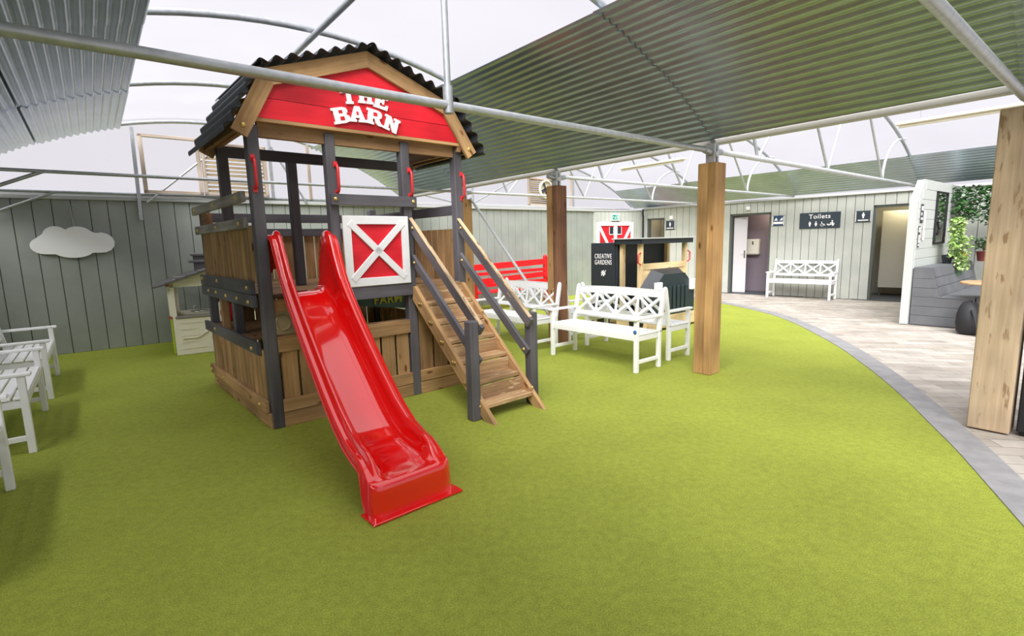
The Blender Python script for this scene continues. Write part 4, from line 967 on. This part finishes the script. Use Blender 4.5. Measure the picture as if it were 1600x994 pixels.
tbuild('canopy', 'charcoal', lambda mb: (mb.box(-.74, .74, .14, .17, 1.42, 1.50), mb.box(-.74, .74, .66, .69, 1.42, 1.50), mb.box(-.74, -.71, .14, .69, 1.42, 1.50), mb.box(.71, .74, .14, .69, 1.42, 1.50)))
tbuild('canopy_top', 'trimw', lambda mb: mb.box(-.77, .77, .11, .72, 1.50, 1.518))
for x in (-.67, .67): tbuild('grab_handle', 'handle_red', lambda mb: mb.tube([(x, .2, 1.28), (x+(.07 if x > 0 else -.07), .2, 1.25), (x+(.07 if x > 0 else -.07), .2, 1.12), (x, .2, 1.09)], .012, 8))
tbuild('tender', 'charcoal2', lambda mb: mb.box(-.70, .70, .66, 1.24, .06, 1.45, .006))
tbuild('tender_panel', 'charcoal', lambda mb: (mb.box(-.712, -.70, .69, 1.21, .5, 1.42, 0)))
nm_ = text_mesh('lettering', 'CREATIVE\nGARDENS', .115, 'letter', tr, (-.716, .95, 1.17), (PI/2, 0, -PI/2), .002, sx=.68)
def emblem(mb):
    for k in range(7):
        a_ = k*.9; mb.obox(Matrix.Translation((-.715, .95+.02*cos(a_)*(1+k*.15), .94+.016*sin(a_)*(1+k*.2))) @ Matrix.Rotation(a_, 4, 'X'), .003, .05, .02, .001)
    mb.beam((-.715, .93, .90), (-.715, .89, .99), .003, .012)
tbuild('emblem', 'letter', emblem)
for y in (.25, .95):
    for x in (-.71, .71): tbuild('wheel', 'black', lambda mb: mb.lathe([(.02, -.02), (.13, -.02), (.14, 0), (.13, .02), (.02, .02)], c=(x, y, .14), M4=Matrix.Rotation(PI/2, 4, 'Y'), n=20))

# ---------------------------------------------------------------- partition, seating nook, plants
pt = empty('wall_divider', G(-.57, -5.08), TA); struct(pt, 'white boarded partition with chamfered corner beside the paving')
# local x runs away (towards -b), y = a
def PM(mb, nm, mt): return mb.build(nm, mt, pt)
mb = MB(); t_ = .055
YZ = Matrix(((1, 0, 0, 0), (0, 0, 1, -t_), (0, 1, 0, 0), (0, 0, 0, 1)))
mb.prism([(0, 0), (2.9, 0), (2.9, 2.34), (.36, 2.34), (0, 1.97)], YZ, 2*t_); PM(mb, 'panel', 'part_white')
mb = MB()
for k in range(9):
    z = .9+k*.16
    if z < 2.32: mb.box(.06+max(0, (z-1.83)*1.0), 2.9, -t_-.008, -t_, z+.004, min(z+.156, 2.33), .003)
PM(mb, 'cladding', 'part_white')
ns = thing('built_in_bench', 'slate grey boarded corner seating below the white partition', 'bench', G(-.64, -5.14), TA)
# end profile in the local yz plane (y negative = towards the viewer side)
prof_ = [(0, 0), (-1.0, 0), (-1.0, .45), (-.36, .47), (-.24, .93), (0, .93)]
SX = Matrix(((0, 0, 1, 0), (1, 0, 0, 0), (0, 1, 0, 0), (0, 0, 0, 1)))
mb = MB(); mb.prism(prof_, SX, 2.8); mb.build('carcass', 'grey_seat', ns)
mb = MB()
for z0, z1 in ((.0, .15), (.155, .30), (.305, .455)): mb.box(-.012, 0, -1.0, -.0, z0, z1, .003)
for z0, z1 in ((.46, .60), (.605, .75), (.755, .925)): mb.prism([(-.36+(z0-.46)*.26, z0), (0, z0), (0, z1), (-.36+(z1-.46)*.26, z1)], Matrix.Translation((-.012, 0, 0)) @ SX, .012)
mb.build('end_board', 'grey_seat', ns)
mb = MB(); mb.box(-.02, 2.8, -1.03, -.33, .45, .475, .004); mb.build('seat_top', 'grey_seat', ns)
mb = MB()
for k in range(3):
    z0, z1 = .48+k*.15, .62+k*.15; mb.prism([(-.375+.26*(z0-.46), z0), (-.355+.26*(z0-.46), z0), (-.355+.26*(z1-.46), z1), (-.375+.26*(z1-.46), z1)], SX, 2.8)
mb.build('back_board', 'grey_seat', ns)
cs_ = thing('built_in_bench', 'slate grey boarded seat back along the plant wall', 'bench', G(-1.70, -7.72), TA)
mb = MB(); mb.box(-.35, .25, -2.2, -.0, 0, .45); mb.box(-.02, .25, -2.2, .0, .45, .93); mb.build('carcass', 'grey_seat', cs_)
# mirror, notices on the partition
SOLX = lambda x, z: tuple(G(-.57, -5.08)+Matrix.Rotation(TA, 3, 'Z') @ Vector((x, -t_-.010, z)))
mi = thing('wall_mirror', 'tall black framed mirror on the white partition', 'mirror', SOLX(1.42, 1.28), TA)
mb = MB(); mb.box(-.36, .36, -.03, 0, 0, .03); mb.box(-.36, .36, -.03, 0, .87, .90); mb.box(-.36, -.33, -.03, 0, 0, .90); mb.box(.33, .36, -.03, 0, 0, .90); mb.build('frame', 'black', mi)
mb = MB(); mb.box(-.33, .33, -.012, 0, .03, .87, 0); mb.build('glass', 'mirror', mi)
mb = MB(); mb.tube([(.2*cos(R(200+k*9)), -.016, .55+.3*sin(R(200+k*9))) for k in range(14)], .006, 6); mb.build('ornament', 'black', mi)
nt_ = thing('notice_board', 'small black and white notice high on the partition end', 'sign', SOLX(.24, 1.78), TA)
mb = MB(); mb.box(-.07, .07, -.006, 0, -.14, .16, 0); mb.build('board', 'charcoal', nt_)
mb = MB(); mb.box(-.05, .05, -.009, -.006, .06, .13, 0); mb.box(-.05, .0, -.009, -.006, -.02, .03, 0); mb.box(-.05, .05, -.009, -.006, -.09, -.05, 0); mb.build('print', 'paper', nt_)
n2_ = thing('notice_board', 'narrow notice strip below the other partition notice', 'sign', SOLX(.17, 1.42), TA)
mb = MB(); mb.box(-.05, .05, -.006, 0, -.17, .17, 0); mb.build('board', 'charcoal', n2_)
mb = MB(); mb.box(-.035, .035, -.009, -.006, .07, .15, 0); mb.box(-.03, .03, -.009, -.006, -.1, .03, 0); mb.box(-.035, .035, -.009, -.006, -.15, -.12, 0); mb.build('print', 'paper', n2_)
pp = thing('paper_leaflet', 'hanging white paper sheets beside the partition notices', 'paper', SOLX(.40, 1.36), TA)
mb = MB(); mb.box(-.04, .05, -.012, -.006, 0, .48, 0); mb.build('sheet', 'paper', pp)
mb = MB(); mb.beam((-.03, -.003, 0), (.0, -.003, .42), .003, .05); mb.build('under_sheet', 'table_wood', pp)

def leaves(mb, pts, size, rnd, droop=0, flat=False):
    for p in pts:
        a_ = rnd.uniform(0, 2*PI); t__ = rnd.uniform(-.9, .6); s_ = size*rnd.uniform(.6, 1.2)
        M4 = Matrix.Translation(p) @ Matrix.Rotation(a_, 4, 'Z') @ Matrix.Rotation(t__+droop, 4, 'Y') @ Matrix.Rotation(rnd.uniform(-.6, .6), 4, 'X')
        L_ = [(0, 0, 0), (s_*.35, s_*.38, s_*.06), (s_*.7, s_*.3, .0), (s_*1.1, 0, -s_*.12), (s_*.7, -s_*.3, .0), (s_*.35, -s_*.38, s_*.06), (s_*.5, 0, -s_*.03)]
        mb.add([M4 @ Vector(q) for q in L_], [(0, 6, 1), (1, 6, 2), (2, 6, 3), (3, 6, 4), (4, 6, 5), (5, 6, 0)], smooth=True)
rnd = random.Random(3)
NB = lambda x, y, z: tuple(G(-.64, -5.14)+Matrix.Rotation(TA, 3, 'Z') @ Vector((x, y, z)))
iv = thing('trailing_plant', 'variegated trailing ivy spilling over the grey seat back', 'plant', NB(1.45, -.13, .93), TA)
mb = MB(); mb.lathe([(.06, 0), (.085, .14), (.09, .15), (.07, .15), (.065, .13)], n=16); mb.build('pot', 'charcoal', iv)
pts = []
for k in range(1000):
    h_ = rnd.random(); a_ = rnd.uniform(0, 2*PI); r_ = .27*math.sqrt(rnd.random())*(1.0 if h_ > .35 else .62)
    pts.append(Vector((r_*cos(a_)*1.0, -.07-abs(r_*sin(a_))*1.0+.04, .80-h_*.90)))
pts = [p for p in pts if p.z > .12 or p.y < -.12]
mb = MB(); leaves(mb, pts, .062, rnd, .5); mb.build('foliage', 'leaf', iv)
for k in range(10):
    a_ = rnd.uniform(-.16, .16); mb = MB(); mb.tube([(0, 0, .14), (a_*.5, -.05, .45), (a_, -.14, .45), (a_*1.2, -.18, .1), (a_*1.2, -.2, -.2)], .004, 5); mb.build('stem', 'leaf_dk', iv)
def tree(loc, label, pot, h_, rad, n_, size, leafm, name='potted_tree', flop=0):
    t = thing(name, label, 'plant', loc, TA)
    mb = MB(); mb.lathe([(.07, 0), (.10, .17), (.11, .18), (.085, .18), (.08, .15)], n=20); mb.build('pot', pot, t)
    mb = MB(); mb.tube([(0, 0, .12), (.03, 0, h_*.45), (-.02, .02, h_*.8)], [.014, .010, .006], 7)
    for k in range(6): a_ = k*1.05; mb.tube([(.0, 0, h_*(.45+.06*k)), (rad*.7*cos(a_), rad*.7*sin(a_), h_*(.65+.06*k))], .005, 5)
    mb.build('trunk', 'bark', t)
    pts = [Vector((rad*math.sqrt(rnd.random())*cos(q), rad*math.sqrt(rnd.random())*sin(q), h_*(.55+.45*rnd.random()))) for q in [rnd.uniform(0, 2*PI) for _ in range(n_)]]
    mb = MB(); leaves(mb, pts, size, rnd, flop); mb.build('foliage', leafm, t); return t
tree(NB(2.35, -.16, .93), 'tall leafy tree in an ochre pot on the grey seat back', 'pot_yellow', 1.35, .36, 900, .07, 'leaf_dk')
tree(NB(2.48, -.45, .93), 'small dark plant in a dark red pot beside the rough post', 'terracotta', .42, .16, 160, .06, 'leaf_dk', 'potted_plant')
tree(NB(2.62, -.75, .93), 'bushy green plant half hidden behind the rough post', 'terracotta', 1.15, .36, 800, .075, 'leaf_dk', 'potted_plant')
fr_ = thing('framed_picture', 'small black framed picture on the plant wall beside the rough post', 'picture', tuple(T(5.38, -.03, 1.42)), TW)
mb = MB(); mb.box(-.11, .11, -.02, 0, 0, .28, .004); mb.build('frame', 'black', fr_)
mb = MB(); mb.box(-.075, .075, -.024, -.02, .05, .20, 0); mb.build('print', 'paper', fr_)
# cafe table behind the rough post
ct = thing('wooden_table', 'round wooden table mostly hidden behind the rough post', 'table', (7.15, 7.55, 0), 0)
mb = MB(); mb.lathe([(.36, .70), (.385, .705), (.385, .73), (.37, .735)], n=32); mb.build('top', 'table_wood', ct)
mb = MB(); mb.lathe([(.2, 0), (.2, .015), (.03, .03), (.03, .70)], n=18); mb.build('pedestal', 'black', ct)
# backpack
bp_ = thing('backpack', 'black backpack slumped on the paving against the grey seating', 'backpack', (6.76, 7.42, 0), R(35))
def bag(mb):
    rings = [(0, .17, .12), (.04, .20, .15), (.16, .21, .155), (.28, .19, .14), (.38, .15, .11), (.45, .10, .07), (.475, .03, .02)]; n_ = 18; vs = []
    for z, rx, ry in rings:
        for k in range(n_):
            q = 2*PI*k/n_; c_, s_ = cos(q), sin(q); vs.append((rx*math.copysign(abs(c_)**.6, c_)+.10*z, ry*math.copysign(abs(s_)**.6, s_)+.12*z, z))
    mb.add(vs, [(i*n_+k, i*n_+(k+1) % n_, (i+1)*n_+(k+1) % n_, (i+1)*n_+k) for i in range(6) for k in range(n_)]+[tuple(reversed(range(n_))), tuple(range(6*n_, 7*n_))], smooth=True)
mb = MB(); bag(mb); mb.build('body', 'black', bp_)
mb = MB(); mb.tube([(-.14, -.02, .36), (-.22, -.08, .25), (-.26, -.12, .1), (-.24, -.12, .015), (-.18, -.12, .02)], .014, 8); mb.build('strap', 'black', bp_)
mb = MB(); mb.tube([(-.02, 0, .44), (.0, 0, .52), (.07, 0, .53), (.10, 0, .46)], .012, 8); mb.build('handle', 'black', bp_)
mb = MB(); mb.box(-.12, .14, -.19, -.12, .05, .22, .03); mb.build('pocket', 'black', bp_)
# black cabinet at the right edge
bc = thing('black_cabinet', 'tall matte black cabinet standing right of the rough post', 'cabinet', (3.70, 3.58, 0), TA)
mb = MB(); mb.box(.0, .45, -.42, .02, .02, 1.06, .01); mb.build('body', 'black', bc)
mb = MB(); mb.box(-.012, .46, -.43, .03, 1.06, 1.085, .004); mb.build('top', 'black', bc)
mb = MB(); mb.box(.02, .43, -.40, 0, 0, .02); mb.build('plinth', 'black', bc)
# rainwater pipe in the corner beside the red doors
mb = MB(); mb.tube([(WC.x-.10, WC.y-.22, 2.36), (WC.x-.12, WC.y-.24, 2.25), (WC.x-.08, WC.y-.16, 2.15), (WC.x-.08, WC.y-.16, 0)], .03, 10)
tag(mb.build('downpipe', 'dark_metal'), 'dark downpipe in the corner right of the red doors', 'pipe')
